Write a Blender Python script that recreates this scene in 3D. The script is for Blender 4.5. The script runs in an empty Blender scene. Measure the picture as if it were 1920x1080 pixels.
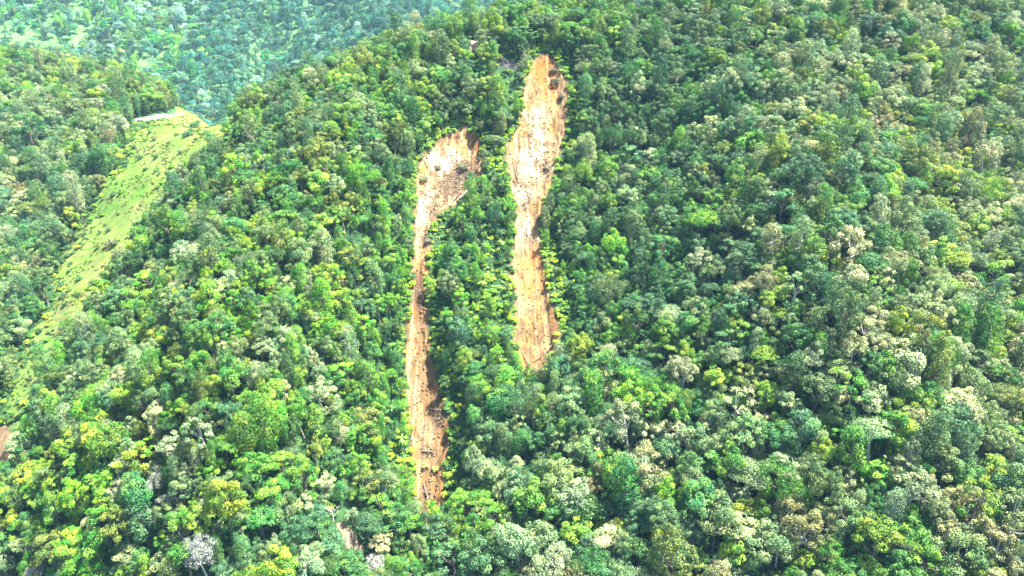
import bpy, math, random
import numpy as np
from mathutils import Vector, Matrix

random.seed(7)
rng = np.random.default_rng(7)
S = bpy.context.scene
COL = S.collection
R = math.radians

# ------------------------------------------------------------------ camera, sky, sun, exposure
PITCH = R(24.0)
CZ = 200.0
F = 960.0 / math.tan(R(35.0))            # focal length in 1920-wide pixels
cam_d = bpy.data.cameras.new('camera')
cam = bpy.data.objects.new('camera', cam_d)
COL.objects.link(cam)
cam.location = (0, 0, CZ)
cam.rotation_euler = (R(90) - PITCH, 0, 0)
cam_d.sensor_width = 36.0
cam_d.lens = 18.0 / math.tan(R(35.0))
cam_d.clip_end = 20000
S.camera = cam

SUN_DIR = Vector((0.41, 0.15, 0.9)).normalized()
elev = math.asin(SUN_DIR.z)
az = math.atan2(SUN_DIR.x, SUN_DIR.y)
W = bpy.data.worlds.new('World')
S.world = W
W.use_nodes = True
wn = W.node_tree.nodes
sky = wn.new('ShaderNodeTexSky')
sky.sky_type = 'NISHITA'
sky.sun_disc = False
sky.sun_elevation = elev
sky.sun_rotation = az
wn['Background'].inputs['Strength'].default_value = 0.05
W.node_tree.links.new(sky.outputs[0], wn['Background'].inputs['Color'])
sun_d = bpy.data.lights.new('sun', 'SUN')
sun_d.energy = 5.0
sun_d.angle = R(0.5)
sun_d.color = (1.0, 0.95, 0.85)
sun = bpy.data.objects.new('sun', sun_d)
COL.objects.link(sun)
sun.rotation_euler = SUN_DIR.to_track_quat('Z', 'Y').to_euler()
S.view_settings.view_transform = 'Standard'
S.view_settings.look = 'None'
S.view_settings.gamma = 1.0
S.view_settings.use_curve_mapping = False
S.view_settings.exposure = 3.0
cy = S.cycles
cy.max_bounces = 5
cy.diffuse_bounces = 1
cy.glossy_bounces = 1
cy.transmission_bounces = 2
cy.transparent_max_bounces = 4
cy.volume_bounces = 0
cy.use_denoising = True
cy.denoiser = 'OPENIMAGEDENOISE'
cy.denoising_input_passes = 'RGB_ALBEDO_NORMAL'
cy.denoising_prefilter = 'ACCURATE'
S.render.film_transparent = False
S.render.filter_size = 0.85

# ------------------------------------------------------------------ helpers
def tag(o, label=None, cat=None, group=None, kind=None):
    if label: o['label'] = label
    if cat: o['category'] = cat
    if group: o['group'] = group
    if kind: o['kind'] = kind
    return o

def mesh_from(name, verts, faces, mats=(), smooth=False, mat_idx=None):
    """verts (n,3); faces (m,k) array with a fixed number of corners"""
    me = bpy.data.meshes.new(name)
    verts = np.asarray(verts, dtype=np.float32)
    faces = np.asarray(faces, dtype=np.int32)
    me.vertices.add(len(verts))
    me.vertices.foreach_set('co', verts.ravel())
    if len(faces):
        m, k = faces.shape
        me.loops.add(m * k)
        me.loops.foreach_set('vertex_index', faces.ravel())
        me.polygons.add(m)
        me.polygons.foreach_set('loop_start', np.arange(0, m * k, k, dtype=np.int32))
        me.polygons.foreach_set('loop_total', np.full(m, k, dtype=np.int32))
        if mat_idx is not None:
            me.polygons.foreach_set('material_index', np.asarray(mat_idx, dtype=np.int32))
        me.polygons.foreach_set('use_smooth', np.full(m, bool(smooth)))
    for mt in mats: me.materials.append(mt)
    me.update(calc_edges=True)
    me.validate()
    return me

def add_obj(name, me, parent=None):
    o = bpy.data.objects.new(name, me)
    COL.objects.link(o)
    if parent: o.parent = parent
    return o

def empty(name, loc, rz=0.0, scale=(1, 1, 1)):
    o = bpy.data.objects.new(name, None)
    COL.objects.link(o)
    o.location = loc
    o.rotation_euler = (0, 0, rz)
    o.scale = scale
    o.empty_display_size = 0.5
    return o

def _hash(ix, iy, seed):
    h = (ix.astype(np.int64) * 374761393 + iy.astype(np.int64) * 668265263 + seed * 982451653) & 0xFFFFFFFF
    h = ((h ^ (h >> 13)) * 1274126177) & 0xFFFFFFFF
    h = h ^ (h >> 16)
    return (h & 0xFFFF) / 65535.0

def noise(x, y, seed=0):
    x = np.asarray(x, float); y = np.asarray(y, float)
    ix = np.floor(x); iy = np.floor(y)
    fx = x - ix; fy = y - iy
    ix = ix.astype(np.int64); iy = iy.astype(np.int64)
    ux = fx * fx * fx * (fx * (fx * 6 - 15) + 10); uy = fy * fy * fy * (fy * (fy * 6 - 15) + 10)
    a = _hash(ix, iy, seed); b = _hash(ix + 1, iy, seed); c = _hash(ix, iy + 1, seed); d = _hash(ix + 1, iy + 1, seed)
    return (a + (b - a) * ux) * (1 - uy) + (c + (d - c) * ux) * uy - 0.5

def fbm(x, y, seed=0, oct=4):
    s = 0; a = 1.0
    for i in range(oct):
        s = s + a * noise(np.asarray(x) * 2 ** i, np.asarray(y) * 2 ** i, seed + i * 17); a *= 0.5
    return s

def smooth(e0, e1, x):
    t = np.clip((x - e0) / (e1 - e0), 0, 1)
    return t * t * (3 - 2 * t)

cp, sp = math.cos(PITCH), math.sin(PITCH)
def ray(px, py):
    u = (np.asarray(px, float) - 960) / F; v = (540 - np.asarray(py, float)) / F
    return np.stack([u + 0 * v, cp + v * sp, -sp + v * cp + 0 * u], -1)

def project(p):
    p = np.asarray(p, float)
    x = p[..., 0]; y = p[..., 1]; z = p[..., 2] - CZ
    dep = y * cp - z * sp
    dep = np.where(dep < 1, 1, dep)
    return 960 + F * x / dep, 540 - F * (y * sp + z * cp) / dep, dep

# ------------------------------------------------------------------ terrain height field
def yb(py):                                        # forward distance of a plane hillside seen at that row
    a = PITCH - math.atan((540 - py) / F)
    t = math.tan(a)
    return 286.0 / (0.65 + t)
ctrl = []
def C(px, py, dy):                                  # offset from that plane
    y = yb(py) + dy; d = ray(px, py); s = y / d[1]
    ctrl.append((d[0] * s, y, CZ + d[2] * s))
def CY(px, py, y):
    d = ray(px, py); s = y / d[1]
    ctrl.append((d[0] * s, y, CZ + d[2] * s)); return ctrl[-1]
for a in ((-300, 1080, 25), (0, 1080, 10), (300, 1080, -6), (650, 1080, 6), (960, 1080, 4), (1400, 1080, -10), (1920, 1080, -14), (2300, 1080, -8),
          (-300, 1400, 10), (300, 1400, 0), (960, 1400, 0), (1600, 1400, -6), (2300, 1400, -6),
          (100, 900, -6), (400, 900, -26), (780, 900, 18), (1000, 900, 4), (1400, 900, -10), (1920, 900, -10), (2300, 900, -6),
          (250, 700, -6), (450, 700, -32), (620, 700, -8), (790, 700, 16), (900, 700, 6), (1000, 700, 14), (1300, 700, -4), (1600, 700, -30), (1920, 700, -6), (2300, 700, 0),
          (320, 500, 6), (480, 500, -40), (640, 500, -14), (785, 500, 15), (880, 500, 1), (980, 500, 17), (1100, 500, 17), (1250, 500, 0), (1550, 500, -34), (1920, 500, -4), (2300, 500, 6),
          (420, 300, 20), (560, 300, -18), (690, 300, -30), (850, 300, 11), (930, 300, 0), (1010, 300, 13), (1200, 300, 16), (1500, 300, -28), (1700, 300, -10), (1920, 300, 4), (2300, 300, 20),
          (600, 200, 10), (700, 170, -2), (830, 150, -6), (930, 150, 1), (1025, 160, 9), (1200, 150, 6), (1500, 150, -8), (1920, 150, 12), (2300, 150, 40)):
    C(*a)
crest = [(440, 222, 22), (540, 184, 16), (640, 144, 12), (760, 110, 4), (870, 70, 0), (1000, 54, 6), (1120, 40, 4), (1300, 18, 0), (1500, 4, -2), (1700, 8, 4), (1870, 30, 16), (1930, 48, 22), (2100, 70, 40), (2400, 130, 60)]
for px, py, dy in crest:
    C(px, py, dy)
    x, y, z = ctrl[-1]
    for ddy, ddz in ((45, -16), (110, -70), (190, -120)):
        ctrl.append((x * (y + ddy) / y, y + ddy, z + ddz))
# clearing, saddle, left hill
for px, py, y in ((355, 218, 420), (290, 226, 428), (330, 250, 395), (240, 350, 338), (160, 500, 292), (60, 700, 243), (0, 830, 214), (-60, 1000, 190),
                  (0, 158, 515), (130, 184, 500), (240, 208, 470), (-200, 130, 535), (-400, 110, 555),
                  (0, 300, 420), (130, 300, 408), (0, 450, 345), (90, 450, 335), (0, 600, 278), (0, 700, 246), (-200, 450, 350), (-200, 700, 250), (-300, 300, 430), (-450, 500, 340), (-500, 800, 240)):
    CY(px, py, y)
for x, y, z in ((-290, 575, 115), (-215, 540, 95), (-210, 500, 100), (-160, 500, 92), (-120, 540, 60), (-380, 640, 110), (-290, 650, 70), (-200, 620, 30)):
    ctrl.append((x, y, z))
# valley and the far mountain side
for x in (-900, -600, -300, 0, 300, 600, 900):
    ctrl.append((x, 720, -25)); ctrl.append((x, 640, 10 if x > -250 else 40))
for x, y, z in ((-900, 900, 60), (-620, 900, 55), (-420, 900, 36), (-300, 905, 40), (-180, 900, 64), (-60, 905, 45), (120, 900, 40), (400, 900, 40), (900, 900, 60),
                (-900, 1050, 125), (-640, 1050, 112), (-450, 1050, 98), (-330, 1060, 74), (-200, 1040, 136), (-60, 1060, 100), (120, 1050, 98), (400, 1050, 110), (900, 1050, 130),
                (-900, 1250, 190), (-640, 1250, 182), (-430, 1250, 178), (-330, 1250, 168), (-200, 1250, 190), (0, 1250, 170), (200, 1250, 175), (500, 1250, 185), (900, 1250, 190),
                (-1500, 1000, 150), (1500, 1000, 150), (-1500, 1600, 330), (-800, 1600, 320), (0, 1600, 330), (800, 1600, 320), (1500, 1600, 330),
                (-1500, 300, 60), (1500, 300, 60), (-700, 300, 120), (-800, 600, 100), (700, 400, 130), (700, 200, 60), (-600, 100, 20), (600, 60, 10), (0, 40, -40), (-300, 60, -20), (300, 60, -40),
                (0, -200, -60), (-600, -200, -20), (600, -200, -20), (-1500, -400, 60), (1500, -400, 60), (0, -600, 20),
                (-1500, 2200, 420), (0, 2200, 430), (1500, 2200, 420), (-2500, 800, 200), (2500, 800, 200), (-2500, 2500, 420), (2500, 2500, 420), (0, 3000, 420), (-2500, -800, 150), (2500, -800, 150), (0, -900, 120)):
    ctrl.append((x, y, z))
ctrl = np.array(ctrl)
CC = 22.0
def kern(d2): return np.sqrt(d2 + CC * CC)
d2 = ((ctrl[:, None, :2] - ctrl[None, :, :2]) ** 2).sum(-1)
n = len(ctrl)
A = np.zeros((n + 1, n + 1)); A[:n, :n] = kern(d2) - 6.0 * np.eye(n); A[:n, n] = 1; A[n, :n] = 1
wts = np.linalg.solve(A, np.append(ctrl[:, 2], 0))
def H_raw(x, y):
    x = np.asarray(x, float); y = np.asarray(y, float); sh = x.shape
    x = x.ravel(); y = y.ravel(); out = np.empty(len(x))
    for i in range(0, len(x), 20000):
        a = x[i:i + 20000]; b = y[i:i + 20000]
        out[i:i + 20000] = kern((a[:, None] - ctrl[:, 0]) ** 2 + (b[:, None] - ctrl[:, 1]) ** 2) @ wts[:n] + wts[n]
    far = smooth(560, 900, y) + smooth(450, 900, np.abs(x))
    far = np.clip(far, 0, 1)
    out += (1 - far) * (5.0 * fbm(x / 42, y / 50, 3, 3) + 1.2 * fbm(x / 11, y / 11, 5, 2) + 4.5 * smooth(150, 200, y) * noise(x / 36, y / 140, 8)) + far * (66 * fbm(x / 130, y / 210, 11, 4))
    return out.reshape(sh)
class Grid:
    def __init__(s, x0, x1, y0, y1, st):
        s.x0, s.y0, s.st = x0, y0, st
        s.nx = int((x1 - x0) / st) + 1; s.ny = int((y1 - y0) / st) + 1
        gx, gy = np.meshgrid(x0 + st * np.arange(s.nx), y0 + st * np.arange(s.ny))
        s.z = H_raw(gx, gy)
    def __call__(s, x, y):
        u = np.clip((x - s.x0) / s.st, 0, s.nx - 1.001); v = np.clip((y - s.y0) / s.st, 0, s.ny - 1.001)
        i = u.astype(int); j = v.astype(int); fu = u - i; fv = v - j
        z = s.z
        return (z[j, i] * (1 - fu) + z[j, i + 1] * fu) * (1 - fv) + (z[j + 1, i] * (1 - fu) + z[j + 1, i + 1] * fu) * fv
G1 = Grid(-480, 480, 60, 620, 2.5)
G2 = Grid(-2600, 2600, -900, 3000, 20.0)
def H0(x, y):
    x = np.asarray(x, float); y = np.asarray(y, float)
    near = (x > -470) & (x < 470) & (y > 70) & (y < 610)
    return np.where(near, G1(x, y), G2(x, y))

def hit(px, py, ymin=110, ymax=1700):
    """points where the sight lines of these pixels meet the ground"""
    px = np.atleast_1d(np.asarray(px, float)); py = np.atleast_1d(np.asarray(py, float))
    ys = np.concatenate([np.arange(ymin, 620, 1.0), np.arange(620, ymax, 4.0)])
    d = ray(px, py)
    k = ys[None, :] / d[:, 1:2]
    X = d[:, 0:1] * k; Z = CZ + d[:, 2:3] * k
    below = Z < H0(X, np.broadcast_to(ys, X.shape))
    i = np.argmax(below, 1); i = np.where(below.any(1), i, len(ys) - 1)
    r = np.arange(len(px))
    x = X[r, i]; y = ys[i]
    return np.stack([x, y, H0(x, y)], -1)

def poly_sd(px, py, poly):
    """signed distance to a closed polygon, positive inside"""
    px = np.asarray(px, float); py = np.asarray(py, float)
    d = np.full(px.shape, 1e9); ins = np.zeros(px.shape, bool)
    m = len(poly)
    for i in range(m):
        ax, ay = poly[i]; bx, by = poly[(i + 1) % m]
        ex, ey = bx - ax, by - ay
        t = np.clip(((px - ax) * ex + (py - ay) * ey) / (ex * ex + ey * ey + 1e-9), 0, 1)
        d = np.minimum(d, np.hypot(px - ax - t * ex, py - ay - t * ey))
        c = ((ay > py) != (by > py)) & (px < (bx - ax) * (py - ay) / (by - ay + 1e-12) + ax)
        ins ^= c
    return np.where(ins, d, -d)

def poly_world(pts):
    a = np.array(pts, float)
    return hit(a[:, 0], a[:, 1])[:, :2]

RIGHT_SLIDE = poly_world([(1003, 112), (1018, 104), (1036, 114), (1058, 148), (1065, 190), (1059, 230), (1052, 270), (1040, 305), (1034, 335), (1026, 362), (1012, 390), (1008, 420), (1012, 470), (1022, 520), (1034, 570), (1044, 605), (1042, 640), (1030, 668), (1012, 696), (990, 704), (974, 690),
                          (971, 640), (967, 560), (963, 500), (965, 440), (968, 385), (960, 345), (951, 312), (955, 278), (966, 252), (983, 235), (980, 200), (984, 170), (994, 135)])
LEFT_SLIDE = poly_world([(872, 243), (890, 255), (902, 280), (906, 306), (900, 335), (886, 358), (866, 378), (842, 390), (824, 402), (806, 424), (805, 450), (799, 475), (798, 505), (795, 550), (804, 600), (805, 650), (816, 700), (827, 750), (838, 800), (844, 828), (836, 852), (830, 880), (832, 915), (821, 950), (797, 985),
                         (780, 930), (780, 890), (774, 850), (772, 800), (765, 740), (763, 680), (767, 620), (775, 560), (776, 500), (780, 460), (781, 410), (783, 370), (783, 330), (790, 300), (812, 280), (830, 258), (850, 250)])
CLEARING = poly_world([(458, 196), (448, 226), (416, 258), (372, 296), (334, 324), (316, 354), (288, 394), (256, 432), (240, 490), (204, 524), (166, 572), (136, 604), (112, 650), (100, 695), (76, 726), (46, 766), (18, 775),
                       (26, 748), (46, 712), (56, 664), (78, 622), (116, 572), (112, 522), (126, 482), (146, 442), (178, 410), (188, 378), (212, 340), (238, 300), (248, 262), (236, 246), (262, 232), (300, 227), (340, 220), (390, 212)])
SADDLE_PATH = poly_world([(252, 225), (285, 220), (318, 217), (345, 212), (345, 215), (318, 222), (285, 226), (254, 230)])
PATCH_A = poly_world([(628, 985), (650, 990), (672, 1015), (690, 1045), (660, 1040), (640, 1020)])
PATCH_B = poly_world([(-30, 815), (16, 800), (38, 806), (24, 840), (12, 870), (-10, 895), (-40, 890)])
PATCH_C = poly_world([(640, 790), (668, 795), (672, 815), (650, 812)])
TRAIL_A = poly_world([(872, 78), (896, 78), (900, 94), (890, 104), (882, 94)])
TRAIL_B = poly_world([(930, 100), (942, 108), (968, 122), (976, 134), (950, 132), (936, 122)])
PATCHES = {'right': RIGHT_SLIDE, 'left': LEFT_SLIDE, 'clear': CLEARING}

def carve_sd(x, y):
    wob = 1.9 * fbm(x / 3.0, y / 7.0, 41, 4)
    return poly_sd(x, y, RIGHT_SLIDE) + wob, poly_sd(x, y, LEFT_SLIDE) + wob
def H(x, y):
    """ground height, the slide scars cut in"""
    x = np.asarray(x, float); y = np.asarray(y, float)
    z = H0(x, y)
    box = (x > -70) & (x < 60) & (y > 150) & (y < 420)
    if box.any():
        a, b = carve_sd(x[box], y[box])
        m = np.maximum(a, b)
        z[box] = z[box] - 2.2 * smooth(-0.6, 3.0, m)
    return z

# ------------------------------------------------------------------ materials
def new_mat(name):
    m = bpy.data.materials.new(name); m.use_nodes = True
    nt = m.node_tree; b = nt.nodes['Principled BSDF']
    return m, nt, b
def N(nt, t, **kw):
    nd = nt.nodes.new(t)
    for k, v in kw.items(): setattr(nd, k, v)
    return nd

def leaf_material(name, use_tint=True, col=(0.06, 0.14, 0.02, 1), trans=0.16, rough=0.5):
    m, nt, b = new_mat(name); L = nt.links.new
    if use_tint:
        at = N(nt, 'ShaderNodeAttribute', attribute_type='INSTANCER', attribute_name='tint'); base = at.outputs['Color']
    else:
        rgb = N(nt, 'ShaderNodeRGB'); rgb.outputs[0].default_value = col; base = rgb.outputs[0]
    geo = N(nt, 'ShaderNodeNewGeometry')
    cl = N(nt, 'ShaderNodeAttribute', attribute_type='GEOMETRY', attribute_name='clump')
    # leaf to leaf and twig to twig differences in brightness
    mr = N(nt, 'ShaderNodeMapRange'); mr.inputs['To Min'].default_value = 0.42; mr.inputs['To Max'].default_value = 1.65
    L(geo.outputs['Random Per Island'], mr.inputs['Value'])
    mr2 = N(nt, 'ShaderNodeMapRange'); mr2.inputs['To Min'].default_value = 0.6; mr2.inputs['To Max'].default_value = 1.5
    L(cl.outputs['Fac'], mr2.inputs['Value'])
    mu = N(nt, 'ShaderNodeMath', operation='MULTIPLY'); L(mr.outputs[0], mu.inputs[0]); L(mr2.outputs[0], mu.inputs[1])
    hue = N(nt, 'ShaderNodeHueSaturation')
    mh = N(nt, 'ShaderNodeMapRange'); mh.inputs['To Min'].default_value = 0.54; mh.inputs['To Max'].default_value = 0.455
    L(cl.outputs['Fac'], mh.inputs['Value'])
    L(mh.outputs[0], hue.inputs['Hue']); L(mu.outputs[0], hue.inputs['Value']); L(base, hue.inputs['Color'])
    L(hue.outputs[0], b.inputs['Base Color'])
    b.inputs['Roughness'].default_value = rough
    b.inputs['Specular IOR Level'].default_value = 0.35
    tr = N(nt, 'ShaderNodeBsdfTranslucent'); L(hue.outputs[0], tr.inputs['Color'])
    mx = N(nt, 'ShaderNodeMixShader'); mx.inputs[0].default_value = trans
    L(b.outputs[0], mx.inputs[1]); L(tr.outputs[0], mx.inputs[2])
    L(mx.outputs[0], nt.nodes['Material Output'].inputs['Surface'])
    return m

def noise_mat(name, stops, scale=(1, 1, 1), nscale=1.0, detail=6, rough=0.9, attr=None, bump=0.0, amt=(0.7, 1.3)):
    """colour from a noise ramp, or from a vertex colour broken up by noise"""
    m, nt, b = new_mat(name); L = nt.links.new
    tc = N(nt, 'ShaderNodeTexCoord'); mp = N(nt, 'ShaderNodeMapping'); mp.inputs['Scale'].default_value = scale
    L(tc.outputs['Object'], mp.inputs['Vector'])
    nz = N(nt, 'ShaderNodeTexNoise'); nz.inputs['Scale'].default_value = nscale; nz.inputs['Detail'].default_value = detail; nz.inputs['Roughness'].default_value = 0.65
    L(mp.outputs[0], nz.inputs['Vector'])
    if attr:
        at = N(nt, 'ShaderNodeAttribute', attribute_name=attr)
        mr = N(nt, 'ShaderNodeMapRange'); mr.inputs['From Min'].default_value = 0.3; mr.inputs['From Max'].default_value = 0.7
        mr.inputs['To Min'].default_value = amt[0]; mr.inputs['To Max'].default_value = amt[1]
        L(nz.outputs['Fac'], mr.inputs['Value'])
        vm = N(nt, 'ShaderNodeVectorMath', operation='SCALE'); L(at.outputs['Color'], vm.inputs[0]); L(mr.outputs[0], vm.inputs['Scale'])
        L(vm.outputs[0], b.inputs['Base Color'])
    else:
        cr = N(nt, 'ShaderNodeValToRGB'); el = cr.color_ramp.elements
        while len(el) < len(stops): el.new(0.5)
        for e, (p, c) in zip(el, stops): e.position = p; e.color = (*c, 1)
        L(nz.outputs['Fac'], cr.inputs[0]); L(cr.outputs[0], b.inputs['Base Color'])
    b.inputs['Roughness'].default_value = rough
    b.inputs['Specular IOR Level'].default_value = 0.15
    if bump:
        n2 = N(nt, 'ShaderNodeTexNoise'); n2.inputs['Scale'].default_value = 2.2; n2.inputs['Detail'].default_value = 8
        L(tc.outputs['Object'], n2.inputs['Vector'])
        bp = N(nt, 'ShaderNodeBump'); bp.inputs['Strength'].default_value = bump; bp.inputs['Distance'].default_value = 0.5
        L(n2.outputs['Fac'], bp.inputs['Height']); L(bp.outputs[0], b.inputs['Normal'])
    return m

M_LEAF = leaf_material('leaf_green')
M_FROND = leaf_material('frond_green', trans=0.35, rough=0.42)
M_GRASS = leaf_material('grass_blade', trans=0.3, rough=0.6)
M_BARK = noise_mat('bark', [(0.3, (0.07, 0.055, 0.04)), (0.55, (0.17, 0.14, 0.11)), (0.75, (0.3, 0.27, 0.23))], (3, 3, 0.8), 2.0)
M_PALE_BARK = noise_mat('pale_bark', [(0.3, (0.3, 0.27, 0.22)), (0.6, (0.55, 0.51, 0.45)), (0.8, (0.68, 0.65, 0.6))], (3, 3, 0.8), 2.0)
M_DEAD = noise_mat('dead_wood', [(0.3, (0.08, 0.06, 0.045)), (0.7, (0.26, 0.2, 0.15))], (2, 2, 2), 2.0)
M_GROUND = noise_mat('forest_floor', None, (1, 1, 1), 0.35, attr='ground_colour', bump=0.6, amt=(0.55, 1.45))
M_SOIL = noise_mat('slide_soil', None, (1.1, 0.16, 0.16), 0.9, detail=9, attr='soil_colour', bump=0.7, amt=(0.68, 1.28))
M_MEADOW = noise_mat('meadow_grass', None, (0.35, 0.9, 0.9), 0.6, attr='soil_colour', bump=0.5, amt=(0.65, 1.35))
M_CLOD = noise_mat('soil_clod', [(0.3, (0.08, 0.045, 0.025)), (0.6, (0.17, 0.105, 0.055)), (0.8, (0.26, 0.19, 0.13))], (1, 1, 1), 1.5)
M_HAZE = bpy.data.materials.new('haze_air'); M_HAZE.use_nodes = True
_nt = M_HAZE.node_tree; _nt.nodes.remove(_nt.nodes['Principled BSDF'])
_pv = _nt.nodes.new('ShaderNodeVolumePrincipled')
_pv.inputs['Color'].default_value = (0.32, 0.66, 1.0, 1); _pv.inputs['Density'].default_value = 0.000055
_nt.links.new(_pv.outputs[0], _nt.nodes['Material Output'].inputs['Volume'])

# ------------------------------------------------------------------ colour by place: anchors blended by distance in the view plane
def anchor_blend(px, py, anchors, power=3.0):
    px = np.asarray(px, float)[:, None]; py = np.asarray(py, float)[:, None]
    a = np.array([x[:2] for x in anchors], float); v = np.array([x[2] for x in anchors], float)
    w = 1.0 / (np.hypot(px - a[:, 0], py - a[:, 1]) + 6) ** power
    w /= w.sum(1, keepdims=True)
    return w @ v

def set_colour(me, name, cols):
    at = me.color_attributes.new(name, 'FLOAT_COLOR', 'POINT')
    c = np.ones((len(cols), 4), np.float32); c[:, :3] = cols
    at.data.foreach_set('color', c.ravel())

# ------------------------------------------------------------------ ground: one sheet
def spaced(lo, hi, fine_lo, fine_hi, st, grow=1.12, mx=120):
    mid = list(np.arange(fine_lo, fine_hi + 0.01, st)); a = []; s = st; p = mid[0]
    while p > lo: s = min(s * grow, mx); p -= s; a.append(p)
    b = []; s = st; p = mid[-1]
    while p < hi: s = min(s * grow, mx); p += s; b.append(p)
    return np.array(a[::-1] + mid + b)
gx = spaced(-2500, 2500, -330, 300, 2.0, 1.06, 80)
gy = spaced(-800, 2800, 120, 540, 2.0, 1.03, 60)
X, Y = np.meshgrid(gx, gy)
xr, yr = X.ravel(), Y.ravel()
Z = H(xr, yr)
a, b = carve_sd(xr, yr)
Z = Z - 1.7 * smooth(-0.2, 1.4, np.maximum(a, b)) - 0.25 * smooth(0.0, 2.0, poly_sd(xr, yr, CLEARING))
ny, nx = X.shape
idx = np.arange(nx * ny).reshape(ny, nx)
quads = np.stack([idx[:-1, :-1], idx[:-1, 1:], idx[1:, 1:], idx[1:, :-1]], -1).reshape(-1, 4)
me = mesh_from('ground', np.stack([xr, yr, Z], -1), quads, [M_GROUND], smooth=True)
farm = smooth(560, 760, yr)[:, None]
gcol = np.array([0.018, 0.05, 0.014]) * (1 - farm) + np.array([0.06, 0.15, 0.04]) * farm
gcol = gcol * (1 + 0.5 * fbm(xr / 25, yr / 25, 9, 3)[:, None])
qx, qy, _ = project(np.stack([xr, yr, Z], -1))
for (cx, cyy, rx, ry, colr) in ((178, 82, 30, 8, (0.13, 0.17, 0.035)), (188, 62, 7, 12, (0.2, 0.17, 0.11)), (300, 60, 70, 60, (0.07, 0.14, 0.03)), (848, 8, 26, 12, (0.16, 0.2, 0.06)), (330, 140, 60, 30, (0.07, 0.13, 0.03))):
    w = np.clip(1.25 - np.hypot((qx - cx) / rx, (qy - cyy) / ry) + 0.5 * fbm(xr / 14, yr / 14, 21, 2), 0, 1)[:, None] * (yr > 700)[:, None]
    gcol = gcol * (1 - w) + np.array(colr) * w
bare = smooth(-1.6, -0.2, np.maximum(a, b))[:, None]
gcol = gcol * (1 - bare) + np.array((0.13, 0.075, 0.032)) * bare
set_colour(me, 'ground_colour', np.clip(gcol, 0, 1))
g = add_obj('ground', me)
tag(g, 'forested mountain ground rising from the valley to the ridge and far slopes', 'ground', kind='structure')

# ------------------------------------------------------------------ sheets laid on the ground: scars, clearing, paths
def sheet(name, poly, step, mat, zfun, colfun, wobble=(1.9, 3.0, 7.0), margin=0.5, seed=41, grow=0.0):
    lo = poly.min(0) - 3; hi = poly.max(0) + 3
    xs = np.arange(lo[0], hi[0], step); ys = np.arange(lo[1], hi[1], step)
    X, Y = np.meshgrid(xs, ys); x = X.ravel(); y = Y.ravel()
    d = poly_sd(x, y, poly) + grow + wobble[0] * fbm(x / wobble[1], y / wobble[2], seed, 4)
    z = zfun(x, y, d)
    idx = np.arange(len(x)).reshape(X.shape)
    q = np.stack([idx[:-1, :-1], idx[:-1, 1:], idx[1:, 1:], idx[1:, :-1]], -1).reshape(-1, 4)
    keep = (d[q] > -margin).all(1); q = q[keep]
    used = np.unique(q); re = np.full(len(x), -1); re[used] = np.arange(len(used)); q = re[q]
    v = np.stack([x, y, z], -1)[used]
    me = mesh_from(name, v, q, [mat], smooth=True)
    ux, uy, _ = project(v)
    set_colour(me, 'soil_colour', np.clip(colfun(ux, uy, v, d[used]), 0, 1))
    return add_obj(name, me)

ORANGE = (0.21, 0.08, 0.016); PALE = (0.32, 0.255, 0.165); TAN = (0.18, 0.10, 0.028); BROWN = (0.06, 0.034, 0.016); PINK = (0.15, 0.10, 0.05); GREYB = (0.085, 0.068, 0.045); RUST = (0.13, 0.066, 0.024); CREAM = (0.225, 0.145, 0.058)
soil_anchor = [(1016, 125, ORANGE), (1012, 150, ORANGE), (1030, 170, ORANGE), (1058, 170, RUST), (1058, 220, RUST), (1035, 200, CREAM), (996, 160, CREAM), (992, 200, TAN), (1004, 215, PALE), (1040, 240, TAN), (1008, 250, PALE), (985, 250, TAN), (1014, 280, PALE), (970, 270, TAN), (1030, 290, CREAM),
               (990, 300, PALE), (1000, 320, PALE), (962, 310, PINK), (1018, 320, GREYB), (975, 335, PINK), (998, 345, PINK), (985, 365, PALE), (1022, 350, TAN), (988, 385, GREYB), (1008, 385, TAN),
               (975, 410, CREAM), (990, 430, PALE), (1003, 430, RUST), (975, 470, CREAM), (992, 445, GREYB), (1008, 480, ORANGE), (985, 500, TAN), (972, 520, CREAM), (1000, 540, TAN), (1022, 550, RUST), (985, 580, CREAM), (1010, 600, TAN), (1035, 620, RUST), (990, 640, TAN), (980, 620, RUST), (1010, 650, CREAM), (990, 675, RUST),
               (872, 255, RUST), (890, 270, RUST), (898, 300, ORANGE), (850, 265, CREAM), (870, 280, TAN), (830, 280, PINK), (850, 295, PALE), (880, 300, PINK), (812, 300, PALE), (835, 320, PALE), (868, 312, BROWN), (875, 322, GREYB), (846, 333, BROWN), (842, 354, BROWN), (868, 340, GREYB), (795, 320, TAN), (800, 345, TAN), (820, 345, PINK), (850, 345, GREYB), (870, 355, PINK), (800, 370, PALE), (830, 370, PINK), (795, 400, PALE), (810, 395, PINK),
               (792, 430, CREAM), (800, 450, GREYB), (788, 480, CREAM), (795, 500, RUST), (785, 540, BROWN), (792, 560, BROWN), (783, 590, RUST), (780, 620, PINK), (795, 630, RUST), (775, 670, CREAM), (798, 680, RUST), (785, 720, PINK), (806, 730, RUST), (780, 770, CREAM), (815, 770, BROWN), (795, 800, PINK), (785, 820, CREAM), (825, 810, RUST), (810, 835, RUST), (800, 845, BROWN), (795, 870, CREAM), (812, 880, RUST), (800, 910, RUST), (815, 915, TAN), (798, 940, BROWN)]
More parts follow.
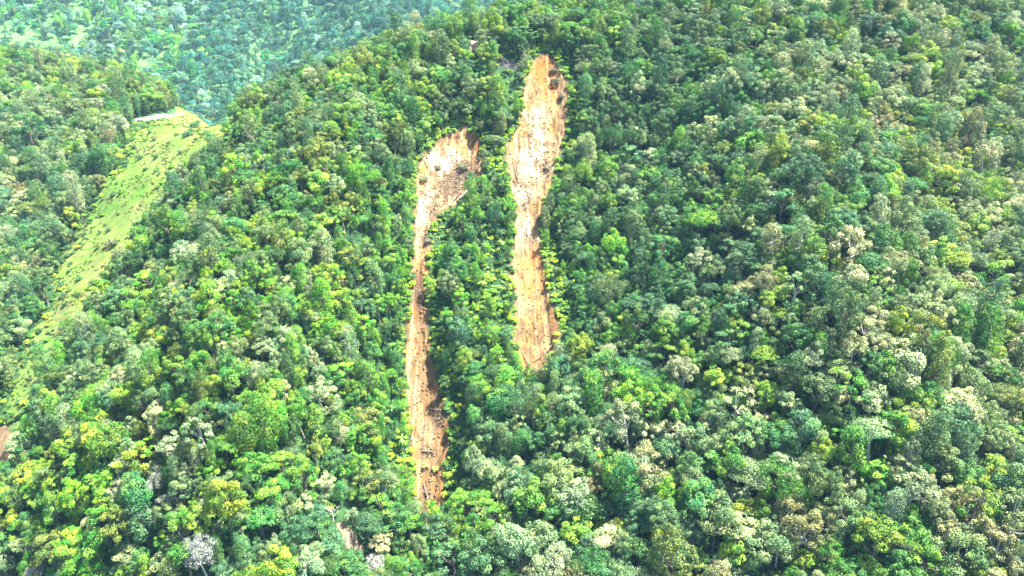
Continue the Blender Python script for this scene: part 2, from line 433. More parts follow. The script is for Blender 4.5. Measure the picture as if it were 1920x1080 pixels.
def soil_cols(ux, uy, v, d):
    c = anchor_blend(ux + 6 * noise(v[:, 0] / 1.5, v[:, 1] / 6, 71) * 2, uy + 10 * noise(v[:, 0] / 3, v[:, 1] / 3, 72), soil_anchor, 3.5)
    spots = smooth(0.1, 0.36, fbm(v[:, 0] / 1.8, v[:, 1] / 3.0, 77, 4))[:, None]
    c = c * (1 - 0.75 * spots) + np.array(BROWN) * 0.75 * spots
    st = smooth(0.05, 0.5, fbm(v[:, 0] / 0.8, v[:, 1] / 14, 78, 3))[:, None]
    c = c * (1 - 0.4 * st) + np.array(PALE) * 0.4 * st
    return c
def slide_z(x, y, d):
    z = H(x, y)
    rel = 0.95 * fbm(x / 2.4, y / 24, 51, 3) + 0.22 * fbm(x / 0.9, y / 1.6, 52, 3) + 0.35 * fbm(x / 5, y / 12, 53, 2)
    return z + np.where(d > 0, 0.0, -0.35) + rel * smooth(-0.2, 2.0, d) - 0.1 * (d < 0.2)
o = sheet('landslide_scar', RIGHT_SLIDE, 0.4, M_SOIL, slide_z, soil_cols)
tag(o, 'longer orange landslide scar of bare soil below the ridge trail', 'landslide', 'landslide scars on the slope', 'structure')
o = sheet('landslide_scar', LEFT_SLIDE, 0.4, M_SOIL, slide_z, soil_cols)
tag(o, 'narrower brown landslide scar with tree debris in its hollow head', 'landslide', 'landslide scars on the slope', 'structure')

meadow_anchor = [(300, 235, (0.187, 0.360, 0.035)), (390, 225, (0.288, 0.420, 0.063)), (420, 205, (0.288, 0.400, 0.084)), (330, 270, (0.173, 0.300, 0.042)), (290, 290, (0.216, 0.300, 0.070)), (320, 300, (0.259, 0.340, 0.077)), (260, 330, (0.173, 0.350, 0.035)), (240, 370, (0.180, 0.420, 0.035)), (205, 390, (0.144, 0.300, 0.042)), (255, 400, (0.238, 0.330, 0.070)), (200, 430, (0.238, 0.330, 0.063)), (210, 480, (0.245, 0.300, 0.063)), (160, 480, (0.202, 0.320, 0.056)), (140, 530, (0.216, 0.340, 0.063)), (160, 550, (0.274, 0.340, 0.056)), (110, 600, (0.238, 0.300, 0.084)), (90, 650, (0.209, 0.340, 0.063)), (60, 720, (0.194, 0.310, 0.063)), (30, 760, (0.194, 0.320, 0.056))]
def meadow_cols(ux, uy, v, d):
    c = 0.40 * anchor_blend(ux + 20 * noise(v[:, 0] / 4, v[:, 1] / 4, 81), uy + 20 * noise(v[:, 0] / 4, v[:, 1] / 4, 82), meadow_anchor, 3)
    br = smooth(-0.05, 0.4, fbm(v[:, 0] / 5, v[:, 1] / 2.5, 83, 4))[:, None]
    return c * np.array((0.9, 0.95, 0.95)) * (1 - 0.6 * br) + np.array((0.105, 0.095, 0.04)) * 0.6 * br
def meadow_z(x, y, d):
    return H0(x, y) + 0.12 + (0.3 * fbm(x / 4.5, y / 2.2, 61, 3) + 0.12 * fbm(x / 0.9, y / 0.9, 62, 2)) * smooth(-1, 1.5, d) - 0.5 * smooth(0.5, -1, d)
o = sheet('meadow', CLEARING, 0.7, M_MEADOW, meadow_z, meadow_cols, wobble=(3.0, 7, 9), margin=1.5, seed=43, grow=3.2)
tag(o, 'bright yellow-green grassy clearing running down the gully from the saddle', 'meadow', kind='structure')
def flat_cols(c):
    def f(ux, uy, v, d): return np.array(c) * (1 + 0.35 * fbm(v[:, 0] / 1.5, v[:, 1] / 1.5, 91, 3))[:, None]
    return f
def patch_z(x, y, d): return H0(x, y) + 0.45 + 0.2 * fbm(x / 1.5, y / 1.5, 95, 2) - 0.8 * smooth(0.3, -0.5, d)
for nm, poly, c, lab, cat in (('dirt_path', SADDLE_PATH, (0.13, 0.118, 0.10), 'pale dirt path crossing the saddle above the grassy clearing', 'path'),
                              ('bare_earth', PATCH_A, (0.13, 0.10, 0.07), 'bare pale earth patch among the trees at the bottom of the slope', 'bare earth'),
                              ('bare_earth', PATCH_B, (0.15, 0.10, 0.055), 'bare brown earth at the lower end of the grassy gully', 'bare earth'),
                              ('bare_earth', PATCH_C, (0.14, 0.09, 0.06), 'small brown earth slip between trees beside the narrower scar', 'bare earth'),
                              ('dirt_trail', TRAIL_A, (0.2, 0.16, 0.13), 'sunlit pale stretch of trail on the ridge crest', 'trail'),
                              ('dirt_trail', TRAIL_B, (0.055, 0.05, 0.05), 'shaded grey stretch of trail above the longer scar', 'trail')):  # tree shade over this trail stretch is put into its darker colour
    tag(sheet(nm, poly, 0.4, M_SOIL, patch_z, flat_cols(c), wobble=(0.9, 2.5, 2.5), margin=0.6), lab, cat, kind='structure')

# ------------------------------------------------------------------ plant meshes (unit crown radius, base at 0)
def rand_dirs(k):
    v = rng.normal(size=(k, 3)); return v / np.linalg.norm(v, axis=1, keepdims=True)
def leaf_quads(P, Nn, size, slim=0.62):
    """a leaf (4 corners) at each point, facing about Nn"""
    k = len(P)
    r = rand_dirs(k); t = np.cross(Nn, r); t /= np.linalg.norm(t, axis=1, keepdims=True) + 1e-9
    b = np.cross(Nn, t)
    s = (size * rng.uniform(0.65, 1.35, k))[:, None]
    bend = Nn * s * 0.18
    v = np.stack([P - t * s * 0.5 - bend, P - b * s * 0.5 * slim, P + t * s * 0.5 - bend, P + b * s * 0.5 * slim], 1).reshape(-1, 3)
    f = np.arange(4 * k).reshape(-1, 4)
    return v, f
def crown_mesh(lobes, count, leaf, up=0.25, jit=0.4, fuzz=0.09, centre=(0, 0, 1.9), under=0.25):
    """lobes: (x,y,z,r,zflat); leaves lie on the outside of the clumps"""
    lobes = np.array(lobes, float); c = np.array(centre)
    area = lobes[:, 3] ** 2; nl = np.maximum(6, (count * area / area.sum()).astype(int))
    P = []; Nn = []; cl = []
    for (x, y, z, r, fl), k in zip(lobes, nl):
        d = rand_dirs(k * 3)
        o = np.array((x, y, z)) - c; o = o / (np.linalg.norm(o) + 1e-6)
        s = d @ (0.6 * o + np.array((0, 0, 0.55)))
        d = d[(s > -0.15) | (rng.random(len(d)) < under)][:k]
        rr = r * (1 + fuzz * rng.normal(size=len(d)))
        p = np.array((x, y, z)) + d * rr[:, None] * np.array((1, 1, fl))
        nn = d * (1 - up) + np.array((0, 0, up)) + jit * rng.normal(size=(len(d), 3)) * 0.6
        P.append(p); Nn.append(nn / np.linalg.norm(nn, axis=1, keepdims=True)); cl.append(np.full(len(d), rng.random()))
    P = np.concatenate(P); Nn = np.concatenate(Nn); cl = np.concatenate(cl)
    keep = np.ones(len(P), bool)                     # gaps in the foliage
    for q in range(len(lobes) * 2):
        g = P[rng.integers(len(P))]; keep &= np.linalg.norm(P - g, axis=1) > rng.uniform(0.03, 0.13)
    P, Nn, cl = P[keep], Nn[keep], cl[keep]
    v, f = leaf_quads(P, Nn, leaf)
    return v, f, np.clip(cl + 0.12 * rng.normal(size=len(cl)), 0, 1)

def tube(pts, radii, sides=6):
    pts = np.array(pts, float); V = []; Fq = []
    for i, p in enumerate(pts):
        d = pts[min(i + 1, len(pts) - 1)] - pts[max(i - 1, 0)]; d = d / (np.linalg.norm(d) + 1e-9)
        a = np.cross(d, (0.31, 0.9, 0.2)); a /= np.linalg.norm(a); b = np.cross(d, a)
        for j in range(sides):
            t = 2 * math.pi * j / sides
            V.append(p + radii[i] * (math.cos(t) * a + math.sin(t) * b))
    for i in range(len(pts) - 1):
        for j in range(sides):
            Fq.append((i * sides + j, i * sides + (j + 1) % sides, (i + 1) * sides + (j + 1) % sides, (i + 1) * sides + j))
    return np.array(V), np.array(Fq)
def join(parts):
    V = []; Fq = []; k = 0
    for v, f in parts:
        V.append(v); Fq.append(np.asarray(f) + k); k += len(v)
    return np.concatenate(V), np.concatenate(Fq)
def trunk_mesh(lobes, top, r0=0.075, lean=0.12):
    lx, ly = rng.uniform(-lean, lean, 2)
    path = [(lx * t + 0.03 * math.sin(5 * t), ly * t, top * t) for t in (-0.12, 0.2, 0.45, 0.7, 1.0)]
    parts = [tube(path, [r0 * 1.5, r0, r0 * 0.85, r0 * 0.65, r0 * 0.3])]
    for (x, y, z, r, fl) in random.sample(list(map(tuple, lobes)), min(7, len(lobes))):
        t = random.uniform(0.45, 0.8); b = np.array((lx * t, ly * t, top * t)); e = np.array((x, y, z))
        m = (b + e) / 2 + np.array((0, 0, -0.08))
        parts.append(tube([b, m, e], [r0 * 0.5, r0 * 0.35, r0 * 0.12], 5))
    return join(parts)

def dome(nl, rad, zc, zh, lr, spread=1.0, fl=0.8, low=-0.25):
    out = []; pa, pb = random.uniform(0, 6.28), random.uniform(0, 6.28)
    for i in range(nl):
        t = (i + 0.5) / nl; zz = low + (1 - low) * t
        ph = i * 2.39996 + random.uniform(-0.5, 0.5); rr = math.sqrt(max(0, 1 - zz * zz)) * rad * random.uniform(0.6, 1.15) * spread * (1 + 0.2 * math.sin(2 * ph + pa) + 0.14 * math.sin(3 * ph + pb))
        r = lr * random.choice((0.6, 0.75, 0.9, 1.0, 1.15, 1.4))
        out.append((math.cos(ph) * rr * (1 - 0.35 * lr), math.sin(ph) * rr * (1 - 0.35 * lr), zc + zz * zh * random.uniform(0.75, 1.2) + 0.18 * math.sin(2 * ph + pb), r, fl))
    return out
def layered(nl):
    out = []
    for i in range(nl):
        ph = i * 2.4 + random.uniform(-0.4, 0.4); rr = math.sqrt((i + 0.3) / nl) * 0.85
        out.append((math.cos(ph) * rr, math.sin(ph) * rr, 2.2 - 0.55 * rr * rr + random.uniform(-0.12, 0.12), random.uniform(0.26, 0.42), 0.38))
    return out
def tall(nl):
    out = []
    for i in range(nl):
        t = i / (nl - 1); ph = i * 2.4 + random.uniform(-0.5, 0.5); w = math.sin(math.pi * (0.12 + 0.83 * t)) ** 0.7 * 0.72
        out.append((math.cos(ph) * w * 0.75, math.sin(ph) * w * 0.75, 0.9 + 2.6 * t, random.uniform(0.26, 0.4), 0.85))
    return out

VAR = []                                     # (shape word, crown data, trunk data)
def add_var(word, lobes, count, leaf, top=2.0, **kw):
    v, f, cl = crown_mesh(lobes, count, leaf, **kw)
    tv, tf = trunk_mesh(lobes, top)
    VAR.append((word, (v, f, cl), (tv, tf)))
def many_dome(k, nl, rad):
    out = []
    for q in range(k):
        ph = q * 2 * math.pi / k + random.uniform(-0.5, 0.5); c = (math.cos(ph) * 0.5, math.sin(ph) * 0.5, random.uniform(-0.35, 0.45))
        out += [(x * rad + c[0], y * rad + c[1], z * 0.85 + c[2] + 0.25, r * rad * 1.15, fl) for x, y, z, r, fl in dome(nl, 0.95, 1.75, 0.8, 0.32)]
    return out
def skirt(nl, rad):
    """clumps hanging low round the trunk"""
    return [(math.cos(i * 2.4) * rad * random.uniform(0.5, 1), math.sin(i * 2.4) * rad * random.uniform(0.5, 1), random.uniform(0.4, 1.2), random.uniform(0.2, 0.34), 1.0) for i in range(nl)]
add_var('domed', dome(26, 0.95, 1.75, 0.95, 0.28) + skirt(5, 0.6), 5200, 0.085)
add_var('domed', dome(36, 0.95, 1.7, 1.05, 0.23) + skirt(7, 0.6), 5600, 0.08)
add_var('rounded', dome(20, 0.9, 1.8, 0.85, 0.33) + skirt(4, 0.5), 5000, 0.09)
add_var('rounded', dome(48, 1.0, 1.65, 0.9, 0.19, low=-0.1), 5600, 0.08)
add_var('tall', tall(26) + skirt(6, 0.5), 5000, 0.085, top=3.0, centre=(0, 0, 2.0))
add_var('tall', tall(36) + skirt(6, 0.45), 5200, 0.08, top=3.1, centre=(0, 0, 2.0))
add_var('flat-topped', layered(30), 4600, 0.09, top=2.2)
add_var('flat-topped', layered(46), 5000, 0.08, top=2.2)
add_var('ragged', dome(17, 1.1, 1.8, 1.05, 0.25, fl=0.7) + skirt(5, 0.7), 3800, 0.095, fuzz=0.2)
add_var('ragged', dome(24, 1.1, 1.7, 1.2, 0.21, fl=0.65) + skirt(6, 0.7), 3800, 0.09, fuzz=0.22)
add_var('feathery', dome(40, 0.95, 1.75, 1.0, 0.22), 5000, 0.065, fuzz=0.3, jit=0.8)
add_var('many-domed', many_dome(3, 13, 0.62), 5200, 0.085)
add_var('many-domed', many_dome(4, 10, 0.55), 5200, 0.085)
add_var('lopsided', dome(16, 0.9, 1.7, 0.9, 0.30) + [(0.75, 0.2, 2.3, 0.34, 0.7), (0.9, -0.1, 2.0, 0.3, 0.7), (0.55, 0.35, 2.6, 0.3, 0.7), (-0.7, -0.3, 1.2, 0.3, 0.8)], 4600, 0.09)
add_var('open-crowned', dome(14, 1.15, 1.9, 0.9, 0.25, fl=0.55), 2800, 0.10, fuzz=0.25)
NV = len(VAR)

def crown_to_mesh(name, v, f, cl, mats):
    me = mesh_from(name, v, f, mats)
    at = me.attributes.new('clump', 'FLOAT', 'FACE'); at.data.foreach_set('value', cl.astype(np.float32))
    return me
CROWN = [crown_to_mesh('crown', v, f, cl, [M_LEAF]) for _, (v, f, cl), _ in VAR]
TRUNK = [mesh_from('trunk', v, f, [M_BARK], True) for _, _, (v, f) in VAR]
TRUNK_P = [mesh_from('trunk', v, f, [M_PALE_BARK], True) for _, _, (v, f) in VAR]

def source_collection(name, items):
    """meshes that the scattered stuff draws from; the collection is not part of the scene"""
    c = bpy.data.collections.new(name)
    for i, me in enumerate(items):
        o = bpy.data.objects.new('%s_%02d' % (name, i), me); c.objects.link(o)
    return c
def joined(i, frac=1.0, leaf_mul=1.0):
    _, (v, f, cl), (tv, tf) = VAR[i]
    if frac < 1:
        k = rng.random(len(f)) < frac
        q = v.reshape(-1, 4, 3)[k]; c = q.mean(1, keepdims=True); v = ((q - c) * leaf_mul + c).reshape(-1, 3); f = np.arange(len(v)).reshape(-1, 4); cl = cl[k]
    V, Fq = join([(v, f), (tv, tf)])
    me = mesh_from('forest_tree', V, Fq, [M_LEAF, M_BARK], mat_idx=np.r_[np.zeros(len(f)), np.ones(len(tf))])
    at = me.attributes.new('clump', 'FLOAT', 'FACE'); at.data.foreach_set('value', np.r_[cl, np.zeros(len(tf))].astype(np.float32))
    return me
SRC_TREES = source_collection('forest_source', [joined(i) for i in range(NV)])

def scatter(name, pts, variant, rot, scl, tint, coll):
    me = bpy.data.meshes.new(name)
    me.vertices.add(len(pts)); me.vertices.foreach_set('co', np.asarray(pts, np.float32).ravel())
    def at(n, t, d, prop='value'):
        a = me.attributes.new(n, t, 'POINT'); a.data.foreach_set(prop, np.ascontiguousarray(d).ravel())
    at('variant', 'INT', np.asarray(variant, np.int32))
    at('turn', 'FLOAT_VECTOR', np.asarray(rot, np.float32), 'vector')
    at('size', 'FLOAT_VECTOR', np.asarray(scl, np.float32), 'vector')
    at('tint', 'FLOAT_COLOR', np.c_[tint, np.ones(len(pts))].astype(np.float32), 'color')
    me.update()
    o = add_obj(name, me)
    ng = bpy.data.node_groups.new(name + '_scatter', 'GeometryNodeTree')
    ng.interface.new_socket('Geometry', in_out='INPUT', socket_type='NodeSocketGeometry')
    ng.interface.new_socket('Geometry', in_out='OUTPUT', socket_type='NodeSocketGeometry')
    gi = ng.nodes.new('NodeGroupInput'); go = ng.nodes.new('NodeGroupOutput')
    ip = ng.nodes.new('GeometryNodeInstanceOnPoints'); ci = ng.nodes.new('GeometryNodeCollectionInfo')
    ci.inputs['Collection'].default_value = coll; ci.inputs['Separate Children'].default_value = True; ci.inputs['Reset Children'].default_value = True
    def na(n, t):
        q = ng.nodes.new('GeometryNodeInputNamedAttribute'); q.data_type = t; q.inputs['Name'].default_value = n
        return [s for s in q.outputs if s.enabled][0] if any(s.enabled for s in q.outputs) else q.outputs[0]
    L = ng.links.new
    L(gi.outputs[0], ip.inputs['Points']); L(ci.outputs[0], ip.inputs['Instance'])
    ip.inputs['Pick Instance'].default_value = True
    L(na('variant', 'INT'), ip.inputs['Instance Index'])
    L(na('turn', 'FLOAT_VECTOR'), ip.inputs['Rotation']); L(na('size', 'FLOAT_VECTOR'), ip.inputs['Scale'])
    L(ip.outputs[0], go.inputs[0])
    md = o.modifiers.new('scatter', 'NODES'); md.node_group = ng
    return o

# ------------------------------------------------------------------ leaf colours by place: species mix, with slope light and shade painted in
PAL = {'bright green': (0.066, 0.215, 0.015), 'emerald': (0.022, 0.155, 0.030), 'yellow-green': (0.155, 0.275, 0.015), 'lime green': (0.11, 0.32, 0.010),
       'grey-green': (0.10, 0.165, 0.062), 'pale sage': (0.21, 0.28, 0.135), 'dark green': (0.020, 0.080, 0.020), 'blue-green': (0.036, 0.130, 0.060),
       'olive': (0.115, 0.155, 0.024), 'tan': (0.20, 0.19, 0.085), 'cream': (0.31, 0.33, 0.165), 'golden': (0.22, 0.27, 0.016), 'white-flowering': (0.40, 0.41, 0.38)}
PN = list(PAL); PC = np.array([PAL[k] for k in PN])
def pw(**kw):
    m = {'br': 0, 'em': 1, 'yg': 2, 'li': 3, 'gg': 4, 'ps': 5, 'dg': 6, 'bg': 7, 'ol': 8, 'ta': 9, 'cr': 10, 'go': 11, 'wh': 12}
    a = np.zeros(13)
    for k, v in kw.items(): a[m[k]] = v
    return a / a.sum()
SPUR = pw(br=4.5, yg=5, li=3.5, gg=3, ps=3, ol=2, em=1, bg=1, cr=.6, ta=.6, go=.3)
DARKL = pw(dg=4, gg=4, bg=3, em=2, br=2, ps=1, ol=1, yg=.4)  # darker mix paints the shade of the left-facing flank into the crowns
LHILL = pw(gg=5, bg=3, dg=3, ps=3, em=2, br=1, ta=.8, yg=.4)
GULLY = pw(br=5, li=3, em=4, dg=2, yg=2, bg=2, gg=1)
TEAL = pw(bg=4, em=4, dg=4, gg=3, ps=2, br=2, cr=.2)  # dark mix also carries painted shade of the slope turned from the sun
RIGHT = pw(ps=5.5, gg=4, ta=1.8, cr=2, ol=2, yg=2, em=2, bg=2, br=2, dg=1.5, go=.15)
FRIGHT = pw(yg=3, ps=4, cr=2, ol=2, gg=3, br=2, ta=1.6, go=.8, em=1, bg=1)
TOP = pw(br=4, yg=3, em=2, gg=3, ps=2, ol=2, bg=1, dg=1)
BOT = pw(ps=5, gg=4, br=3, yg=3, em=3, bg=3, cr=2, li=1, dg=1, ta=1,  go=.25)
colour_anchor = [(450, 450, SPUR), (600, 330, SPUR), (300, 620, SPUR), (450, 650, SPUR), (200, 850, SPUR), (600, 600, SPUR), (60, 960, SPUR), (450, 250, DARKL), (380, 330, DARKL), (520, 180, DARKL), (300, 480, DARKL), (200, 620, DARKL),
                 (100, 300, LHILL), (60, 450, LHILL), (40, 620, LHILL), (100, 180, pw(yg=3, gg=4, ps=3, br=2, ol=2, ta=1)), (730, 200, TOP), (780, 100, TOP), (950, 70, TOP), (1100, 60, TOP), (880, 450, GULLY), (930, 560, GULLY), (880, 620, GULLY), (740, 700, GULLY), (700, 500, GULLY), (740, 860, GULLY), (1060, 520, GULLY), (920, 400, GULLY),
                 (1150, 200, TEAL), (1250, 350, TEAL), (1130, 420, TEAL), (1300, 150, TEAL), (1250, 550, TEAL), (900, 800, TEAL), (1100, 700, TEAL), (900, 200, DARKL),
                 (1500, 250, RIGHT), (1500, 450, RIGHT), (1450, 650, RIGHT), (1700, 600, RIGHT), (1800, 250, FRIGHT), (1850, 450, FRIGHT), (1700, 120, FRIGHT), (1400, 40, TOP),
                 (300, 1040, BOT), (600, 980, BOT), (1000, 1000, BOT), (1400, 900, BOT), (1750, 900, BOT), (1400, 1060, FRIGHT), (1850, 750, RIGHT), (1150, 880, BOT)]
def pick_colours(pxs, pys):
    w = anchor_blend(pxs, pys, colour_anchor, 2.6)
    c = np.cumsum(w, 1); c /= c[:, -1:]
    k = (rng.random(len(w))[:, None] > c).sum(1).clip(0, 12)
    t = PC[k] * rng.uniform(0.75, 1.3, (len(k), 1)) * (1 + np.array((0.10, 0.04, 0.10)) * rng.normal(size=(len(k), 3)))
    mid = np.array((0.078, 0.175, 0.026)); wv = np.where(k == 12, 0.0, 0.3)[:, None]
    return k, np.clip(t * (1 - wv) + mid * wv, 0.008, 0.85)

# ------------------------------------------------------------------ where trees stand on the near hills
def spread(cx, cyy, rr, order, cell, f=0.62, placed=None):
    grid = {}; keep = []
    def key(x, y): return int(x // cell), int(y // cell)
    for x, y, r in (placed or []): grid.setdefault(key(x, y), []).append((x, y, r))
    for i in order:
        x, y, r = cx[i], cyy[i], rr[i]; a, b = key(x, y); ok = True
        for u in (a - 1, a, a + 1):
            for w in (b - 1, b, b + 1):
                for (X_, Y_, R_) in grid.get((u, w), ()):
                    q = f * (r + R_)
                    if (X_ - x) ** 2 + (Y_ - y) ** 2 < q * q: ok = False; break
                if not ok: break
            if not ok: break
        if ok: grid.setdefault((a, b), []).append((x, y, r)); keep.append(i)
    return np.array(keep, int)

NC = 110000
cx = rng.uniform(-430, 420, NC); cyy = rng.uniform(120, 600, NC)
cz = H0(cx, cyy)
qx, qy, dep = project(np.stack([cx, cyy, cz + 5], -1))
# keep what can be in view (with a margin for a step to the side): in front of or just behind the crest
sil_x = np.array([-400, 0, 130, 250, 350, 440, 640, 760, 870, 1000, 1120, 1300, 1500, 1700, 1870, 1930, 2100, 2400]); sil_y = np.array([100, 150, 176, 200, 210, 205, 130, 92, 56, 42, 26, 6, -6, -4, 20, 38, 66, 124])
behind = np.zeros(NC, bool)
gxs, gys, gz0 = project(np.stack([cx, cyy, cz], -1))
slopez = H0(cx, cyy - 12)
m = (qx > -260) & (qx < 2180) & (qy < 1330) & (qy > -120)
# a point well behind the crest is hidden: sight line passes more than 25 m under ground
hid = np.zeros(NC, bool)
for t in np.linspace(0.55, 0.985, 26):
    hz = H0(cx * t, cyy * t) - (CZ + (cz + 14 - CZ) * t)
    hid |= hz > 9
m &= ~hid
size_anchor = [(450, 450, [0.82]), (300, 700, [0.85]), (150, 950, [1.0]), (500, 950, [1.05]), (750, 600, [0.85]), (900, 500, [0.82]), (900, 850, [1.05]), (1000, 1000, [1.25]), (1200, 300, [0.95]), (1250, 600, [1.0]), (1500, 450, [1.1]), (1700, 250, [1.05]), (1500, 750, [1.1]), (1700, 950, [1.22]), (1300, 1000, [1.22]), (1850, 700, [1.12]), (600, 200, [1.0]), (850, 120, [1.0]), (100, 300, [1.1]), (60, 550, [1.0])]
sf = anchor_blend(qx, qy, size_anchor, 2.5)[:, 0]
cr = np.clip(rng.lognormal(math.log(2.48), 0.34, NC), 1.2, 5.2) * sf
dR, dL = poly_sd(cx, cyy, RIGHT_SLIDE), poly_sd(cx, cyy, LEFT_SLIDE)
dC = poly_sd(cx, cyy, CLEARING) + 3.2 + 3.0 * fbm(cx / 7, cyy / 9, 43, 3)
dP = np.maximum.reduce([poly_sd(cx, cyy, p) for p in (SADDLE_PATH, PATCH_A, PATCH_B, TRAIL_A, TRAIL_B)])
near_edge = np.maximum(dR, dL)
rightside = (poly_sd(cx - 7, cyy, RIGHT_SLIDE) > -3) | (poly_sd(cx - 7, cyy, LEFT_SLIDE) > -3)
m &= (near_edge < -0.72 * cr - 0.5 - 5.0 * rightside * (rng.random(NC) < 0.92))
m &= ~((near_edge > -7) & (cr > 3.2) & (rng.random(NC) < 0.7))
m &= (dC < -0.5 * cr) & (dP < -0.5 * cr)
def clear_view(poly, reach, dy0=0.0):
    """no crown may stand just below and in front of these bare spots"""
    bad = np.zeros(NC, bool)
    for s in np.arange(1.0, reach, 2.0):
        bad |= poly_sd(cx + cx / cyy * s, cyy + s, poly) > 0.2
    return bad
for p, rc in ((SADDLE_PATH, 14), (TRAIL_A, 26), (TRAIL_B, 20), (PATCH_A, 7), (PATCH_B, 9), (CLEARING, 13), (LEFT_SLIDE, 4.5), (RIGHT_SLIDE, 4.5)): m &= ~clear_view(p, rc)
# trees thin out in the fern-grown gully beside the longer scar
gul = np.exp(-(((qx - 925) / 55) ** 2 + ((qy - 560) / 170) ** 2)) + 0.9 * np.exp(-(((qx - 1065) / 40) ** 2 + ((qy - 530) / 80) ** 2)) + 0.8 * np.exp(-(((qx - 745) / 28) ** 2 + ((qy - 850) / 90) ** 2))
m &= rng.random(NC) > 0.93 * gul
cr = np.where(gul > 0.35, cr * 0.75, cr)
ids = np.nonzero(m)[0]
order = ids[np.argsort(-cr[ids] * rng.uniform(0.6, 1.0, len(ids)))]
kp = spread(cx, cyy, cr, order, 14.0, 0.47)
tx, ty, tr = cx[kp], cyy[kp], cr[kp]
tz = H(tx, ty)
hgt = tr * rng.uniform(0.85, 1.25, len(kp)) * np.clip(3.2 / tr, 0.85, 1.35) ** 0.5
tpx, tpy, tdep = project(np.stack([tx, ty, tz + 1.9 * hgt], -1))
tk, tt = pick_colours(tpx + rng.normal(size=len(kp)) * 15, tpy + rng.normal(size=len(kp)) * 15)
# species clump together a little; pick shapes
vprob = np.array([3, 3, 2.5, 2, 2.4, 2.4, 1.4, 1.4, 2, 2, 1.4, 3, 3, 2.4, 1.0]); vprob /= vprob.sum()
tv = rng.choice(NV, len(kp), p=vprob)
trot = rng.uniform(0, 2 * math.pi, len(kp))
hgt = np.where(rng.random(len(kp)) < 0.07, hgt * 1.35, hgt)
tilt = 0.09 * rng.normal(size=(len(kp), 2)); sx = rng.uniform(0.82, 1.2, len(kp))
for wx, wy, wr in ((375, 1048, 4.2), (285, 893, 3.0), (697, 1052, 3.2), (62, 1043, 2.4), (318, 900, 2.4), (1500, 745, 2.6)):
    i = int(np.argmin(np.hypot(tpx - wx, tpy - wy) - 4 * tr)); tk[i] = 12; tt[i] = (0.36, 0.37, 0.34) if wy > 1000 else (0.24, 0.27, 0.2); hgt[i] *= wr / tr[i]; tr[i] = wr; tv[i] = 10
print('near trees', len(kp))

# the 300 that show largest become trees of their own
app = tr / tdep * F
vis = (tpx > 8) & (tpx < 1912) & (tpy > 60) & (tpy < 1075)
cand = np.nonzero(vis)[0]
cand = cand[np.argsort(-(app[cand] + 0.0))]
# leave out crowns that stand mostly behind nearer ones
chosen = []
P2 = np.stack([tpx, tpy], -1)
for i in cand:
    d = np.hypot(P2[:, 0] - tpx[i], P2[:, 1] + 0.25 * app - (tpy[i]))
    cover = (tdep < tdep[i] - 0.5) & (d < 0.55 * app)
    if not cover.any(): chosen.append(i)
    if len(chosen) == 296: break
chosen = np.array(chosen)
is_own = np.zeros(len(kp), bool); is_own[chosen] = True

SQ = np.quantile(app[chosen], (0.4, 0.75, 0.93))
def size_word(a):
    return 'very broad' if a > SQ[2] else 'broad' if a > SQ[1] else 'mid-sized' if a > SQ[0] else 'smaller'
def place_words(x, y):
    v = 'along the bottom edge' if y > 1000 else 'low on the slope' if y > 860 else 'on the lower slope' if y > 720 else 'halfway up the slope' if y > 420 else 'high on the slope'
    h = 'far left' if x < 300 else 'left' if x < 680 else 'below the narrower scar' if x < 860 and y > 900 else 'centre left' if x < 900 else 'centre right' if x < 1200 else 'right' if x < 1580 else 'far right'
    return v, h
CN = lambda i: PN[tk[i]]
labels = {}
used_labels = set()
order_l = sorted(chosen, key=lambda i: -app[i])
own_xy = np.array([(tpx[i], tpy[i]) for i in chosen])
def neighbour(i, side):
    best = None
    for j in chosen:
        if j == i: continue
        dx = (tpx[j] - tpx[i]) * side; dy = abs(tpy[j] - tpy[i])
        if 8 < dx < 150 and dy < 70:
            s = dx + 1.5 * dy
            if best is None or s < best[0]: best = (s, j)
    return best[1] if best else None
def pair(a, b):
    return 'two %s ones' % CN(a) if CN(a) == CN(b) else '%s and %s one' % (art(CN(a)), art(CN(b)))
def art(w): return ('an ' if w[0] in 'aeiou' else 'a ') + w
for i in order_l:
    v, h = place_words(tpx[i], tpy[i])
    w = VAR[tv[i]][0]
    base = '%s %s %s tree' % (size_word(app[i]), w, CN(i))
    a, b = neighbour(i, -1), neighbour(i, 1)
    opts = []
    if a is not None and b is not None:
        opts.append('%s between %s' % (base, pair(a, b)))
        opts.append('%s between %s, %s' % (base, pair(a, b), v))
        opts.append('%s between %s, %s' % (base, pair(a, b), h))
        opts.append('%s between %s %s and %s %s one' % (base, art(VAR[tv[a]][0]), CN(a), art(VAR[tv[b]][0]), CN(b)))
    elif a is not None or b is not None:
        c = a if a is not None else b
        opts.append('%s beside %s %s tree' % (base, art(VAR[tv[c]][0]), CN(c)))
        opts.append('%s beside %s %s tree, %s' % (base, art(VAR[tv[c]][0]), CN(c), v))
    opts.append('%s %s, %s' % (base, v, h))
    
    for lb in opts:
        if lb not in used_labels and len(lb.replace('-', ' ').split()) <= 16: break
    used_labels.add(lb); labels[i] = lb

crown_proto = {}
for i in chosen:
    k = int(tv[i])
    root = empty('broadleaf_tree', (tx[i], ty[i], tz[i]), trot[i], (tr[i], tr[i], hgt[i]))
    tag(root, labels[i], 'tree', 'broadleaf trees of the hillside forest')
    root.rotation_euler = (tilt[i][0], tilt[i][1], trot[i]); root.scale = (tr[i] * sx[i], tr[i] / sx[i], hgt[i])
    c = add_obj('crown', CROWN[k], root); c['tint'] = [float(q) for q in tt[i]]
    add_obj('trunk', (TRUNK_P if PN[tk[i]] in ('pale sage', 'cream', 'tan', 'white-flowering') else TRUNK)[k], root)

